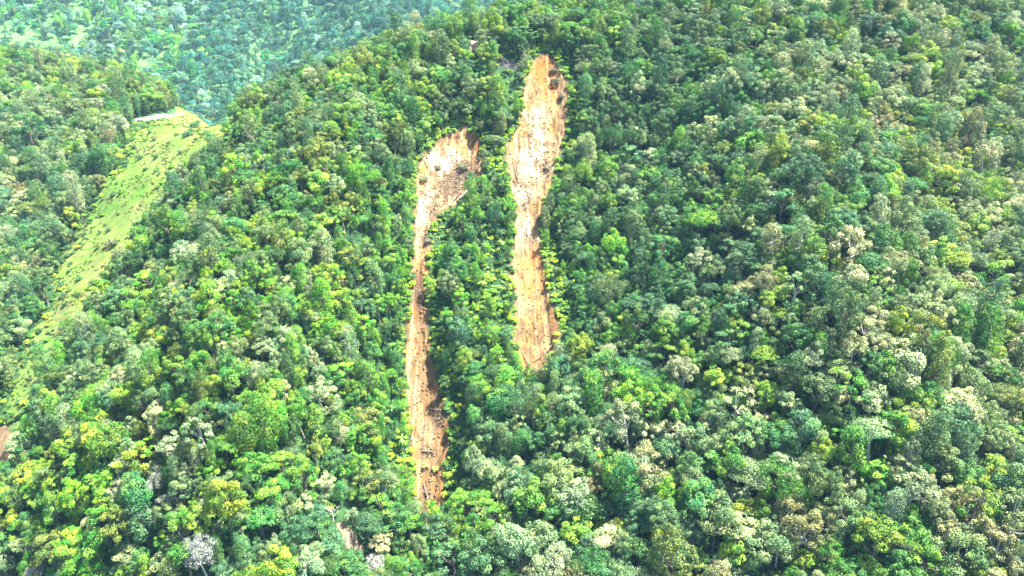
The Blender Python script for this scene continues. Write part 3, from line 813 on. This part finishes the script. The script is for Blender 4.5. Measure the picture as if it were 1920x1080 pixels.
# ------------------------------------------------------------------ the far slopes: trees of the same kinds, distance haze painted into their tint
NF = 80000
fx = rng.uniform(-1300, 800, NF); fy = rng.uniform(600, 1420, NF)
fz = H0(fx, fy)
ux, uy, ud = project(np.stack([fx, fy, fz + 4], -1))
sil = np.interp(ux, sil_x, sil_y)
fm = (ux > -620) & (ux < 2040) & (uy < sil + 110) & (uy > -110)
fmask = noise(fx / 60, fy / 60, 31)
spur_r = smooth(330, 400, ux + 0.25 * (uy - 60) + 60 * fmask)
fm2 = fbm(fx / 75, fy / 95, 33, 3)
dens = 0.15 + 0.95 * spur_r + 0.9 * smooth(0.02, 0.22, fm2) + 0.6 * smooth(60, 15, uy)
for (px_, py_, rx_, ry_) in ((178, 82, 30, 9), (848, 8, 26, 9)):
    dens = np.where(np.hypot((ux - px_) / rx_, (uy - py_) / ry_) < 1, 0.0, dens)
fm &= rng.random(NF) < dens
fr = np.clip(rng.lognormal(math.log(3.9), 0.3, NF), 2.0, 7.5)
ids = np.nonzero(fm)[0]
kf = spread(fx, fy, fr, ids[np.argsort(-fr[ids] * rng.uniform(0.6, 1, len(ids)))], 16.0, 0.6)
print('far trees', len(kf))
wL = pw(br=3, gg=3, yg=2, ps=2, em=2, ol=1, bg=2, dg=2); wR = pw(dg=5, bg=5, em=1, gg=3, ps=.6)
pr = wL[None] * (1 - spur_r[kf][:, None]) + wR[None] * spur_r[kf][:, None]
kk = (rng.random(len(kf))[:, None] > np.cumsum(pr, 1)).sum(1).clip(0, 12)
ft = PC[kk] * rng.uniform(0.75, 1.9, (len(kf), 1)) * np.array((0.75, 1.0, 1.5))  # blue shift paints aerial haze into the leaf colour
own = ~is_own
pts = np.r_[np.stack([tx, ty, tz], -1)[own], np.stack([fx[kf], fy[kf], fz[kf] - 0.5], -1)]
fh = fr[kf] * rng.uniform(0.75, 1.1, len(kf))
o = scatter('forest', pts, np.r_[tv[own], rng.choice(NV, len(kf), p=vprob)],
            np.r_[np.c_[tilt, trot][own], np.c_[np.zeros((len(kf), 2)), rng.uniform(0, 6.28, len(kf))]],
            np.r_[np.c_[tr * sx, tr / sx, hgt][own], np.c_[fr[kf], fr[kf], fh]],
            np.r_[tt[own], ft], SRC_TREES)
tag(o, 'dense mixed green forest covering the hills up to the far slopes', 'forest', kind='stuff')

# ------------------------------------------------------------------ undergrowth between the trees
def shrub_lobes(nl): return dome(nl, 0.85, 0.35, 0.55, 0.34, low=0.0)
def fern_mesh(nf, length, droop, width, segs=5, rise=0.5):
    """a rosette of arching fronds"""
    V = []; Fq = []; k = 0
    for i in range(nf):
        ph = i * 2.39996 + random.uniform(-0.2, 0.2); L_ = length * random.uniform(0.75, 1.1); e = random.uniform(0.2, 1.0) * rise
        dx, dy = math.cos(ph), math.sin(ph); sx, sy = -dy, dx
        for j in range(segs + 1):
            t = j / segs; rr = L_ * t * (1 - 0.12 * t); z = L_ * (e * t - droop * t * t)
            w = width * L_ * math.sin(math.pi * min(1, 0.12 + 0.88 * t)) ** 0.8 + 0.01
            sag = 0.35 * w
            V += [(dx * rr + sx * w, dy * rr + sy * w, z - sag), (dx * rr, dy * rr, z), (dx * rr - sx * w, dy * rr - sy * w, z - sag)]
            if j:
                a = k + 3 * (j - 1); b = k + 3 * j
                Fq += [(a, a + 1, b + 1, b), (a + 1, a + 2, b + 2, b + 1)]
        k += 3 * (segs + 1)
    return np.array(V), np.array(Fq)
und = []
for q in range(4):
    lb = shrub_lobes(9 + 3 * q); v, f, cl = crown_mesh(lb, 700, 0.2, centre=(0, 0, 0.2)); und.append(crown_to_mesh('shrub_clump', v, f, cl, [M_LEAF]))
for q in range(2):
    v, f = fern_mesh(12, 1.0, 0.75, 0.11); und.append(crown_to_mesh('fern_clump', v, f, np.full(len(f), 0.6), [M_FROND]))
SRC_UND = source_collection('undergrowth_source', und)
NU = 130000
ax = rng.uniform(-330, 330, NU); ay = rng.uniform(140, 480, NU); az_ = H(ax, ay)
ux, uy, _ = project(np.stack([ax, ay, az_ + 1], -1))
sd = np.maximum(poly_sd(ax, ay, RIGHT_SLIDE), poly_sd(ax, ay, LEFT_SLIDE))
gu = np.exp(-(((ux - 925) / 60) ** 2 + ((uy - 560) / 180) ** 2)) + np.exp(-(((ux - 1065) / 45) ** 2 + ((uy - 530) / 100) ** 2)) + np.exp(-(((ux - 745) / 35) ** 2 + ((uy - 850) / 100) ** 2))
edge = np.exp(-((sd + 2.5) / 3.2) ** 2)
um = (ux > -100) & (ux < 2020) & (uy > 0) & (uy < 1150) & (sd < -0.3) & ((poly_sd(ax, ay, CLEARING) < 1.0 + 9 * rng.random(NU) ** 3) | (rng.random(NU) < 0.035 + 0.12 * smooth(0.05, 0.4, fbm(ax / 8, ay / 6, 49, 3)))) & (rng.random(NU) < 0.2 + 0.7 * gu + 0.8 * edge)
for p in (SADDLE_PATH, PATCH_A, PATCH_B, TRAIL_A, TRAIL_B): um &= poly_sd(ax, ay, p) < -0.8
ui = np.nonzero(um)[0]
ur = rng.uniform(0.7, 1.7, len(ui))
ucol = np.array([(0.05, 0.15, 0.02), (0.14, 0.32, 0.012), (0.21, 0.34, 0.015), (0.03, 0.11, 0.03), (0.09, 0.25, 0.015)])
uw = np.clip(gu[ui] + 0.6 * edge[ui], 0, 1)
uk = np.where(rng.random(len(ui)) < 0.25 + 0.6 * uw, rng.choice([1, 2, 4], len(ui)), rng.choice([0, 3], len(ui)))
uv = np.where(rng.random(len(ui)) < 0.25 + 0.25 * uw, rng.integers(4, 6, len(ui)), rng.integers(0, 4, len(ui)))
o = scatter('undergrowth', np.stack([ax, ay, az_ - 0.1], -1)[ui], uv, np.c_[np.zeros((len(ui), 2)), rng.uniform(0, 6.28, len(ui))], np.c_[ur, ur, ur * rng.uniform(0.7, 1.2, len(ui))], ucol[uk] * rng.uniform(0.8, 1.25, (len(ui), 1)), SRC_UND)
tag(o, 'bright green shrubs and ferns growing between the trees and beside the scars', 'undergrowth', kind='stuff')
print('undergrowth', len(ui))

# ------------------------------------------------------------------ grass in the clearing
def tuft(nb, h):
    P = []; 
    for i in range(nb):
        a = random.uniform(0, 6.28); r = random.uniform(0, 0.45); l = random.uniform(0.25, 0.7); b = a + random.uniform(-1, 1)
        x, y = math.cos(a) * r, math.sin(a) * r; ex, ey = x + math.cos(b) * l * 0.6, y + math.sin(b) * l * 0.6
        w = 0.06; sx, sy = -math.sin(b) * w, math.cos(b) * w
        P.append([(x - sx, y - sy, 0), (x + sx, y + sy, 0), ((x + ex) / 2 + sx, (y + ey) / 2 + sy, h * l * 1.2), (ex, ey, h * l * 1.1)])
    v = np.array(P).reshape(-1, 3); return v, np.arange(len(v)).reshape(-1, 4)
gm = []
for q in range(3):
    v, f = tuft(46, 1.0); gm.append(crown_to_mesh('grass_tuft', v, f, rng.random(len(f)), [M_GRASS]))
SRC_GRASS = source_collection('grass_source', gm)
lo, hi = CLEARING.min(0), CLEARING.max(0)
NG = 60000
ax = rng.uniform(lo[0], hi[0], NG); ay = rng.uniform(lo[1], hi[1], NG)
dd = poly_sd(ax, ay, CLEARING) + 3.2 + 3.0 * fbm(ax / 7, ay / 9, 43, 3)
gi_ = np.nonzero((dd > -1.0) & (fbm(ax / 9, ay / 7, 47, 3) > -0.05) & (poly_sd(ax, ay, SADDLE_PATH) < -0.5))[0][:16000]
az_ = meadow_z(ax[gi_], ay[gi_], dd[gi_])
ux, uy, _ = project(np.stack([ax[gi_], ay[gi_], az_], -1))
gc = meadow_cols(ux, uy, np.stack([ax[gi_], ay[gi_], az_], -1), dd[gi_]) * rng.uniform(0.85, 1.35, (len(gi_), 1))
gs = rng.uniform(0.4, 0.9, len(gi_))
o = scatter('grass', np.stack([ax[gi_], ay[gi_], az_ - 0.05], -1), rng.integers(0, 3, len(gi_)), np.c_[np.zeros((len(gi_), 2)), rng.uniform(0, 6.28, len(gi_))], np.c_[gs, gs, gs * rng.uniform(0.5, 1.1, len(gi_))], gc, SRC_GRASS)
tag(o, 'coarse yellow-green grass tufts in the clearing', 'grass', kind='stuff')

# ------------------------------------------------------------------ clods and broken wood on the scars
def clod_mesh():
    import bmesh
    bm = bmesh.new(); bmesh.ops.create_icosphere(bm, subdivisions=1, radius=1.0)
    for v in bm.verts: v.co *= random.uniform(0.65, 1.2)
    for v in bm.verts: v.co.z *= 0.7
    me = bpy.data.meshes.new('clod'); bm.to_mesh(me); bm.free(); me.materials.append(M_CLOD); return me
def stick_mesh():
    v, f = tube([(-1, 0, 0), (-0.2, 0.08, 0.06), (1, 0, 0.0)], [0.05, 0.06, 0.03], 5)
    parts = [(v, f)]
    for q in range(3):
        b = np.array((random.uniform(-0.5, 0.8), 0, 0.04)); parts.append(tube([b, b + np.array((random.uniform(0.1, 0.4), random.uniform(-0.4, 0.4), random.uniform(0.1, 0.3)))], [0.035, 0.015], 4))
    v, f = join(parts); return mesh_from('stick', v, f, [M_DEAD])
SRC_DEB = source_collection('debris_source', [clod_mesh() for _ in range(4)] + [stick_mesh() for _ in range(3)])
def slide_debris(poly, k, name, lab, hot):
    lo, hi = poly.min(0), poly.max(0)
    ax = rng.uniform(lo[0], hi[0], k * 6); ay = rng.uniform(lo[1], hi[1], k * 6)
    d = poly_sd(ax, ay, poly); z = slide_z(ax, ay, d)
    ux, uy, _ = project(np.stack([ax, ay, z], -1))
    w = 0.14 * np.ones(len(ax))
    for hx, hy, rx, ry, s in hot: w += s * np.exp(-(((ux - hx) / rx) ** 2 + ((uy - hy) / ry) ** 2))
    i = np.nonzero((d > 0.5) & (rng.random(len(ax)) < w))[0][:k]
    near = np.zeros(len(i))
    for hx, hy, rx, ry, s in hot: near += np.exp(-(((ux[i] - hx) / rx) ** 2 + ((uy[i] - hy) / ry) ** 2))
    st = rng.random(len(i)) < 0.12 + 0.5 * np.clip(near, 0, 1)
    var = np.where(st, rng.integers(4, 7, len(i)), rng.integers(0, 4, len(i)))
    sc = np.where(st, rng.uniform(0.5, 1.8, len(i)), rng.uniform(0.08, 0.6, len(i)) ** 1.1 * rng.uniform(0.6, 1.3, len(i)))
    o = scatter(name, np.stack([ax, ay, z], -1)[i], var, np.c_[0.4 * rng.normal(size=(len(i), 2)), rng.uniform(0, 6.28, len(i))], np.c_[sc, sc, sc], np.ones((len(i), 3)), SRC_DEB)
    tag(o, lab, 'debris', kind='stuff')
slide_debris(RIGHT_SLIDE, 2600, 'debris', 'clods and broken branches strewn over the longer orange scar',
             [(1022, 305, 14, 22, 0.8), (988, 375, 10, 18, 0.9), (1010, 235, 20, 14, 0.3), (985, 265, 14, 16, 0.4), (985, 625, 18, 12, 0.5), (990, 440, 8, 20, 0.5), (970, 345, 8, 18, 0.5)])
slide_debris(LEFT_SLIDE, 3200, 'debris', 'clods and broken branches strewn over the narrower brown scar',
             [(870, 325, 22, 18, 2.5), (845, 350, 20, 14, 2.0), (810, 385, 14, 20, 0.7), (798, 445, 8, 16, 0.8), (788, 550, 8, 20, 0.5), (805, 845, 12, 8, 1.0), (800, 920, 12, 22, 0.9), (820, 775, 10, 30, 0.4)])

# ------------------------------------------------------------------ single plants that stand out
def at_px(px, py, sink=0.0):
    p = hit([px], [py])[0]; z = float(H(np.array([p[0]]), np.array([p[1]]))[0])
    return (float(p[0]), float(p[1]), z - sink)
# palms and tree ferns
def palm_parts(nf, length, droop, width, rise, h):
    v, f = fern_mesh(nf, length, droop, width, 6, rise); v = v + np.array((0, 0, h))
    tv_, tf_ = tube([(0.1, 0, -0.4), (0.04, 0.02, h * 0.4), (0, 0, h * 0.75), (0, 0, h)], [0.16, 0.12, 0.10, 0.09], 7)
    return crown_to_mesh('fronds', v, f, rng.random(len(f)) * 0.4 + 0.3, [M_FROND]), mesh_from('trunk', tv_, tf_, [M_BARK], True)
palm_kinds = [palm_parts(16, 3.0, 0.75, 0.085, 0.8, 6.5), palm_parts(18, 2.6, 0.55, 0.10, 0.55, 5.5), palm_parts(13, 3.3, 0.85, 0.075, 0.9, 7.5)]
palm_spots = [(1365, 180, 'pair of palms'), (1392, 178, ''), (1222, 628, ''), (1395, 635, ''), (1130, 812, ''), (755, 838, ''), (662, 830, ''), (1620, 956, ''), (1694, 1068, ''), (402, 1002, ''), (390, 1012, ''), (830, 1000, ''), (1355, 935, ''), (640, 720, ''), (735, 790, ''), (905, 548, ''), (1190, 255, ''), (160, 425, ''), (110, 490, ''), (590, 920, ''), (1135, 705, ''), (1470, 620, ''), (690, 840, ''), (940, 470, '')]
palm_words = ['star-shaped palm high on the slope amid dark trees', 'second star-shaped palm just beside its twin high on the slope', 'bright fan-shaped palm in a dark gap among pale trees', 'drooping palm over a dark gap below tall pale trees', 'arching palm near the centre of the lower slope', 'lime palm beside the narrower scar near its foot', 'small palm at a dark gap left of the narrower scar', 'large lime palm in the dark hollow low on the right', 'arching palm by the bottom edge at the right', 'slender dark palm behind a white-flowering tree', 'low lime palm beside the slender dark palm', 'palm below the foot of the narrower scar', 'palm tucked in the dark hollow below centre right', 'palm on the shaded flank left of the narrower scar', 'palm at the upper left side of the lower narrow scar', 'yellow-green palm in the fern gully between the scars', 'small palm on the dark slope beyond the longer scar', 'palm at the forest edge left of the clearing', 'yellow-green palm beside the clearing, lower on the left hill', 'palm low on the slope by the bare earth patch', 'palm right of the longer scar below its foot', 'fan palm in the shade below grey-green trees', 'palm among ferns left of the narrow brown runout', 'lime palm at the top of the fern gully']
palm_tints = [(0.22, 0.28, 0.08), (0.14, 0.28, 0.03), (0.07, 0.2, 0.03), (0.18, 0.3, 0.03)]
for q, ((px, py, _), lb) in enumerate(zip(palm_spots, palm_words)):
    loc = at_px(px, py + 12); s = random.uniform(0.8, 1.15)
    root = empty('palm_tree', loc, random.uniform(0, 6.28), (s, s, s * random.uniform(0.85, 1.2)))
    tag(root, lb, 'palm tree', 'palms among the forest trees')
    fm_, tm_ = palm_kinds[q % 3]
    c = add_obj('fronds', fm_, root); t_ = palm_tints[q % 4]; c['tint'] = [float(k) for k in t_]
    add_obj('trunk', tm_, root)

# dead and bare trees
def bare_tree(seed, h=9.0):
    rs = random.Random(seed); parts = []
    def grow(p, d, l, r, lev):
        pts = [p]; q = p.copy()
        for k in range(3):
            d = (d + Vector((rs.uniform(-.2, .2), rs.uniform(-.2, .2), rs.uniform(-.05, .2)))).normalized(); q = q + d * (l / 3); pts.append(q.copy())
        parts.append(tube([tuple(a) for a in pts], [r, r * 0.85, r * 0.7, r * 0.5], 5))
        if lev < 3:
            for k in range(4 if lev else 5):
                b = pts[rs.choice([1, 2, 3])]; nd = (d * 0.55 + Vector((rs.uniform(-1, 1), rs.uniform(-1, 1), rs.uniform(-0.1, 0.7)))).normalized()
                grow(b, nd, l * rs.uniform(0.45, 0.7), r * 0.5, lev + 1)
    grow(Vector((0, 0, -0.5)), Vector((0, 0, 1)), h * 0.55, 0.22, 0)
    trunk = parts[0]; rest = join(parts[1:])
    return mesh_from('trunk', *trunk, [M_PALE_BARK], True), mesh_from('branches', *rest, [M_PALE_BARK], True)
for q, (px, py, lb) in enumerate([(345, 1010, 'bare pale branching tree beside the white-flowering tree at the bottom'), (1668, 565, 'leafless pale tree in a dark gap on the right slope'), (625, 960, 'bare whitish tree near the earth patch low on the slope'), (1290, 1015, 'leafless grey tree among yellow-green crowns at the bottom'), (300, 975, 'thin bare tree leaning out of the shrubs low on the spur'), (1850, 600, 'bare pale tree between brownish crowns far along the slope'), (1345, 215, 'grey leafless tree high on the dark slope')]):
    root = empty('bare_tree', at_px(px, py + 20), random.uniform(0, 6.28))
    tag(root, lb, 'dead tree', 'bare trees standing in the forest')
    a, b = bare_tree(50 + q, 10); add_obj('trunk', a, root); add_obj('branches', b, root)

# slender pale-stemmed trees on the saddle
lb_s = dome(9, 0.9, 0, 0.6, 0.4)
for q, (px, top, lb) in enumerate([(378, 186, 'thin white-stemmed tree with a small crown on the saddle, nearest the path'), (387, 184, 'thin white-stemmed tree in the middle of the saddle trio'), (395, 183, 'thin white-stemmed tree nearest the forested ridge on the saddle')]):
    loc = at_px(px, 213)
    root = empty('slender_tree', loc); tag(root, lb, 'tree', 'slender trees on the saddle')
    d = math.dist(loc, (0, 0, CZ)); h = (213 - top) / F * d * 1.15
    v, f = tube([(0, 0, -0.3), (0.1, 0, h * 0.5), (-0.15, 0, h)], [0.22, 0.18, 0.1], 6); add_obj('trunk', mesh_from('trunk', v, f, [M_PALE_BARK], True), root)
    v, f, cl = crown_mesh(lb_s, 500, 0.2, centre=(0, 0, 0)); v = v * np.array((1.5, 1.5, 1.0)) * (1.5 if q == 1 else 0.9) + np.array((-0.15, 0, h))
    c = add_obj('crown', crown_to_mesh('crown', v, f, cl, [M_LEAF]), root); c['tint'] = [0.33, 0.36, 0.14]

# the dark tree alone on the far pasture
p = hit([207], [80], ymin=650)[0]
root = empty('lone_tree', (p[0], p[1], p[2] - 0.3), 0.4, (7.0, 6.0, 5.2)); tag(root, 'dark round tree alone on the far pale pasture', 'tree')
c = add_obj('crown', CROWN[1], root); c['tint'] = [0.012, 0.03, 0.028]; add_obj('trunk', TRUNK[1], root)

# shrubs dotted over the clearing
SHRUB = []
for q in range(3):
    lb = shrub_lobes(14 + 4 * q); v, f, cl = crown_mesh(lb, 1300, 0.15, centre=(0, 0, 0.2))
    st = join([tube([(0, 0, -0.2), (dx, dy, 0.5)], [0.05, 0.02], 5) for dx, dy in ((0.2, 0.1), (-0.2, 0.15), (0.02, -0.25), (0.1, 0.3))])
    SHRUB.append((crown_to_mesh('foliage', v, f, cl, [M_LEAF]), mesh_from('stems', *st, [M_BARK], True)))
for q, (px, py, s, t_, lb) in enumerate([(366, 240, 3.2, (0.04, 0.13, 0.05), 'large dark shrub on the upper clearing below the saddle'), (352, 256, 2.6, (0.05, 0.15, 0.05), 'dark shrub just below the large one on the upper clearing'), (372, 232, 2.0, (0.07, 0.17, 0.05), 'smaller shrub touching the large dark one on the clearing'), (275, 240, 1.9, (0.08, 0.18, 0.04), 'green shrub under the pale path on the saddle'),
                                         (290, 262, 1.8, (0.14, 0.18, 0.05), 'olive shrub in the rough upper clearing'), (262, 300, 2.2, (0.05, 0.12, 0.04), 'dark shrub at the upper clearing edge by the left hill'), (212, 462, 3.0, (0.12, 0.16, 0.06), 'grey-green bush in the middle of the clearing'), (222, 480, 2.4, (0.09, 0.13, 0.05), 'dull bush below the grey-green one in the clearing'), (182, 535, 3.0, (0.16, 0.15, 0.1), 'brownish bush where the clearing narrows'), (148, 466, 1.7, (0.3, 0.33, 0.04), 'yellow bush at the clearing edge below the left hill'), (118, 628, 2.2, (0.2, 0.2, 0.12), 'pale grey bush low in the clearing'), (88, 690, 2.0, (0.1, 0.16, 0.05), 'green bush near the lower end of the clearing'),
                                         (310, 300, 1.5, (0.2, 0.22, 0.06), 'yellowish shrub at the clearing edge by the ridge'), (318, 270, 1.4, (0.1, 0.16, 0.04), 'small shrub amid rough grass on the upper clearing'), (70, 765, 2.6, (0.24, 0.26, 0.1), 'pale feathery bush closing the foot of the clearing')]):
    root = empty('shrub', at_px(px, py), random.uniform(0, 6.28), (s, s, s * 0.9)); tag(root, lb, 'shrub', 'shrubs in the grassy clearing')
    a, b = SHRUB[q % 3]; c = add_obj('foliage', a, root); c['tint'] = list(t_); add_obj('stems', b, root)
# slumped bushes and uprooted growth inside the scars
for q, (px, py, s, t_, lb) in enumerate([(1042, 148, 3.2, (0.09, 0.10, 0.05), 'dark slumped clump of growth hanging in the head of the longer scar'), (1038, 130, 2.4, (0.16, 0.14, 0.08), 'brownish bush above the slumped clump in the longer scar'), (1053, 178, 2.3, (0.10, 0.11, 0.05), 'round dark bush on the rim side of the longer scar'), (1026, 312, 2.2, (0.18, 0.16, 0.09), 'brown bush at the waist of the longer scar'),
                                         (793, 334, 2.4, (0.15, 0.17, 0.08), 'pale scrubby bush on the edge of the narrower scar head'), (822, 310, 2.0, (0.22, 0.21, 0.13), 'greyish bush inside the narrower scar head'), (868, 312, 3.0, (0.12, 0.14, 0.07), 'toppled bushy crown amid the debris of the narrower scar'), (884, 330, 2.7, (0.16, 0.17, 0.09), 'grey-green toppled crown by the rim of the narrower scar'), (893, 345, 2.4, (0.19, 0.2, 0.1), 'pale slumped crown below the rim of the narrower scar'), (818, 880, 1.9, (0.24, 0.3, 0.06), 'yellow-green bush standing in the foot of the narrower scar'), (797, 868, 1.4, (0.22, 0.26, 0.08), 'small pale bush in the foot of the narrower scar'), (802, 455, 1.9, (0.14, 0.12, 0.08), 'brown bush pinching the neck of the narrower scar')]):
    x, y, z = at_px(px, py); root = empty('slumped_bush', (x, y, z), random.uniform(0, 6.28), (s, s, s * 0.75)); tag(root, lb, 'bush', 'bushes left in the landslide scars')
    a, b = SHRUB[q % 3]; c = add_obj('foliage', a, root); c['tint'] = list(t_); add_obj('stems', b, root)
# fallen logs
for q, (ax_, ay_, bx_, by_, r, lb) in enumerate([(861, 372, 884, 345, 0.38, 'long pale fallen trunk lying across the debris of the narrower scar'), (846, 378, 866, 352, 0.22, 'thinner fallen trunk beside the long pale one'), (850, 312, 880, 296, 0.24, 'fallen trunk lying above the toppled crown'), (828, 352, 838, 330, 0.2, 'short dark log among purple-brown debris'), (1018, 300, 1032, 318, 0.2, 'broken trunk at the waist of the longer scar'), (984, 350, 996, 372, 0.2, 'grey log where the longer scar narrows'), (992, 400, 988, 436, 0.22, 'pale log pointing down the middle of the longer scar'), (792, 838, 818, 842, 0.25, 'log lying across the foot of the narrower scar'), (794, 900, 806, 946, 0.2, 'pale log lying along the toe of the narrower scar'), (812, 868, 828, 850, 0.18, 'dark log at the rim of the narrower scar above its toe'), (976, 655, 1000, 690, 0.2, 'log at the lower tip of the longer scar'), (1004, 670, 1026, 655, 0.18, 'second log across the lower tip of the longer scar'), (962, 300, 972, 335, 0.2, 'log on the rim of the longer scar beside its waist'), (788, 290, 806, 318, 0.22, 'trunk fallen over the rim of the narrower scar head'), (786, 540, 797, 572, 0.18, 'dark log in the thin middle of the narrower scar')]):
    A_ = np.array(at_px(ax_, ay_)); B_ = np.array(at_px(bx_, by_)); c0 = (A_ + B_) / 2 + np.array((0, 0, 0.35)); A_ = A_ - c0 + np.array((0, 0, 0.4)); B_ = B_ - c0 + np.array((0, 0, 0.4))
    root = empty('fallen_log', tuple(c0)); tag(root, lb, 'log', 'fallen trunks on the landslide scars')
    v, f = tube([A_, A_ * 0.4 + B_ * 0.6 + np.array((0, 0, 0.1)), B_], [r, r * 0.85, r * 0.5], 8); add_obj('trunk', mesh_from('trunk', v, f, [M_PALE_BARK if q in (0, 6) else M_DEAD], True), root)
    br = []
    for k in range(5):
        t_ = random.uniform(0.3, 1); b0 = A_ * (1 - t_) + B_ * t_; br.append(tube([b0, b0 + np.array((random.uniform(-1.2, 1.2), random.uniform(-1, 0.4), random.uniform(0.2, 1.0)))], [r * 0.35, 0.03], 5))
    v, f = join(br); add_obj('branches', mesh_from('branches', v, f, [M_DEAD], True), root)

# ------------------------------------------------------------------ haze in the air
zs = Z.min() - 1.0; zt = max(float(Z.max()) + 25, CZ + 20)
x0, x1, y0, y1 = gx.min() - 30, gx.max() + 30, gy.min() - 30, gy.max() + 30
v = [(x, y, z) for z in (zs, zt) for (x, y) in ((x0, y0), (x1, y0), (x1, y1), (x0, y1))]
f = [(3, 2, 1, 0), (4, 5, 6, 7), (0, 1, 5, 4), (1, 2, 6, 5), (2, 3, 7, 6), (3, 0, 4, 7)]
hz = add_obj('haze', mesh_from('haze', v, f, [M_HAZE]))
tag(hz, 'thin bluish haze in the air over the valley', 'haze', kind='stuff')
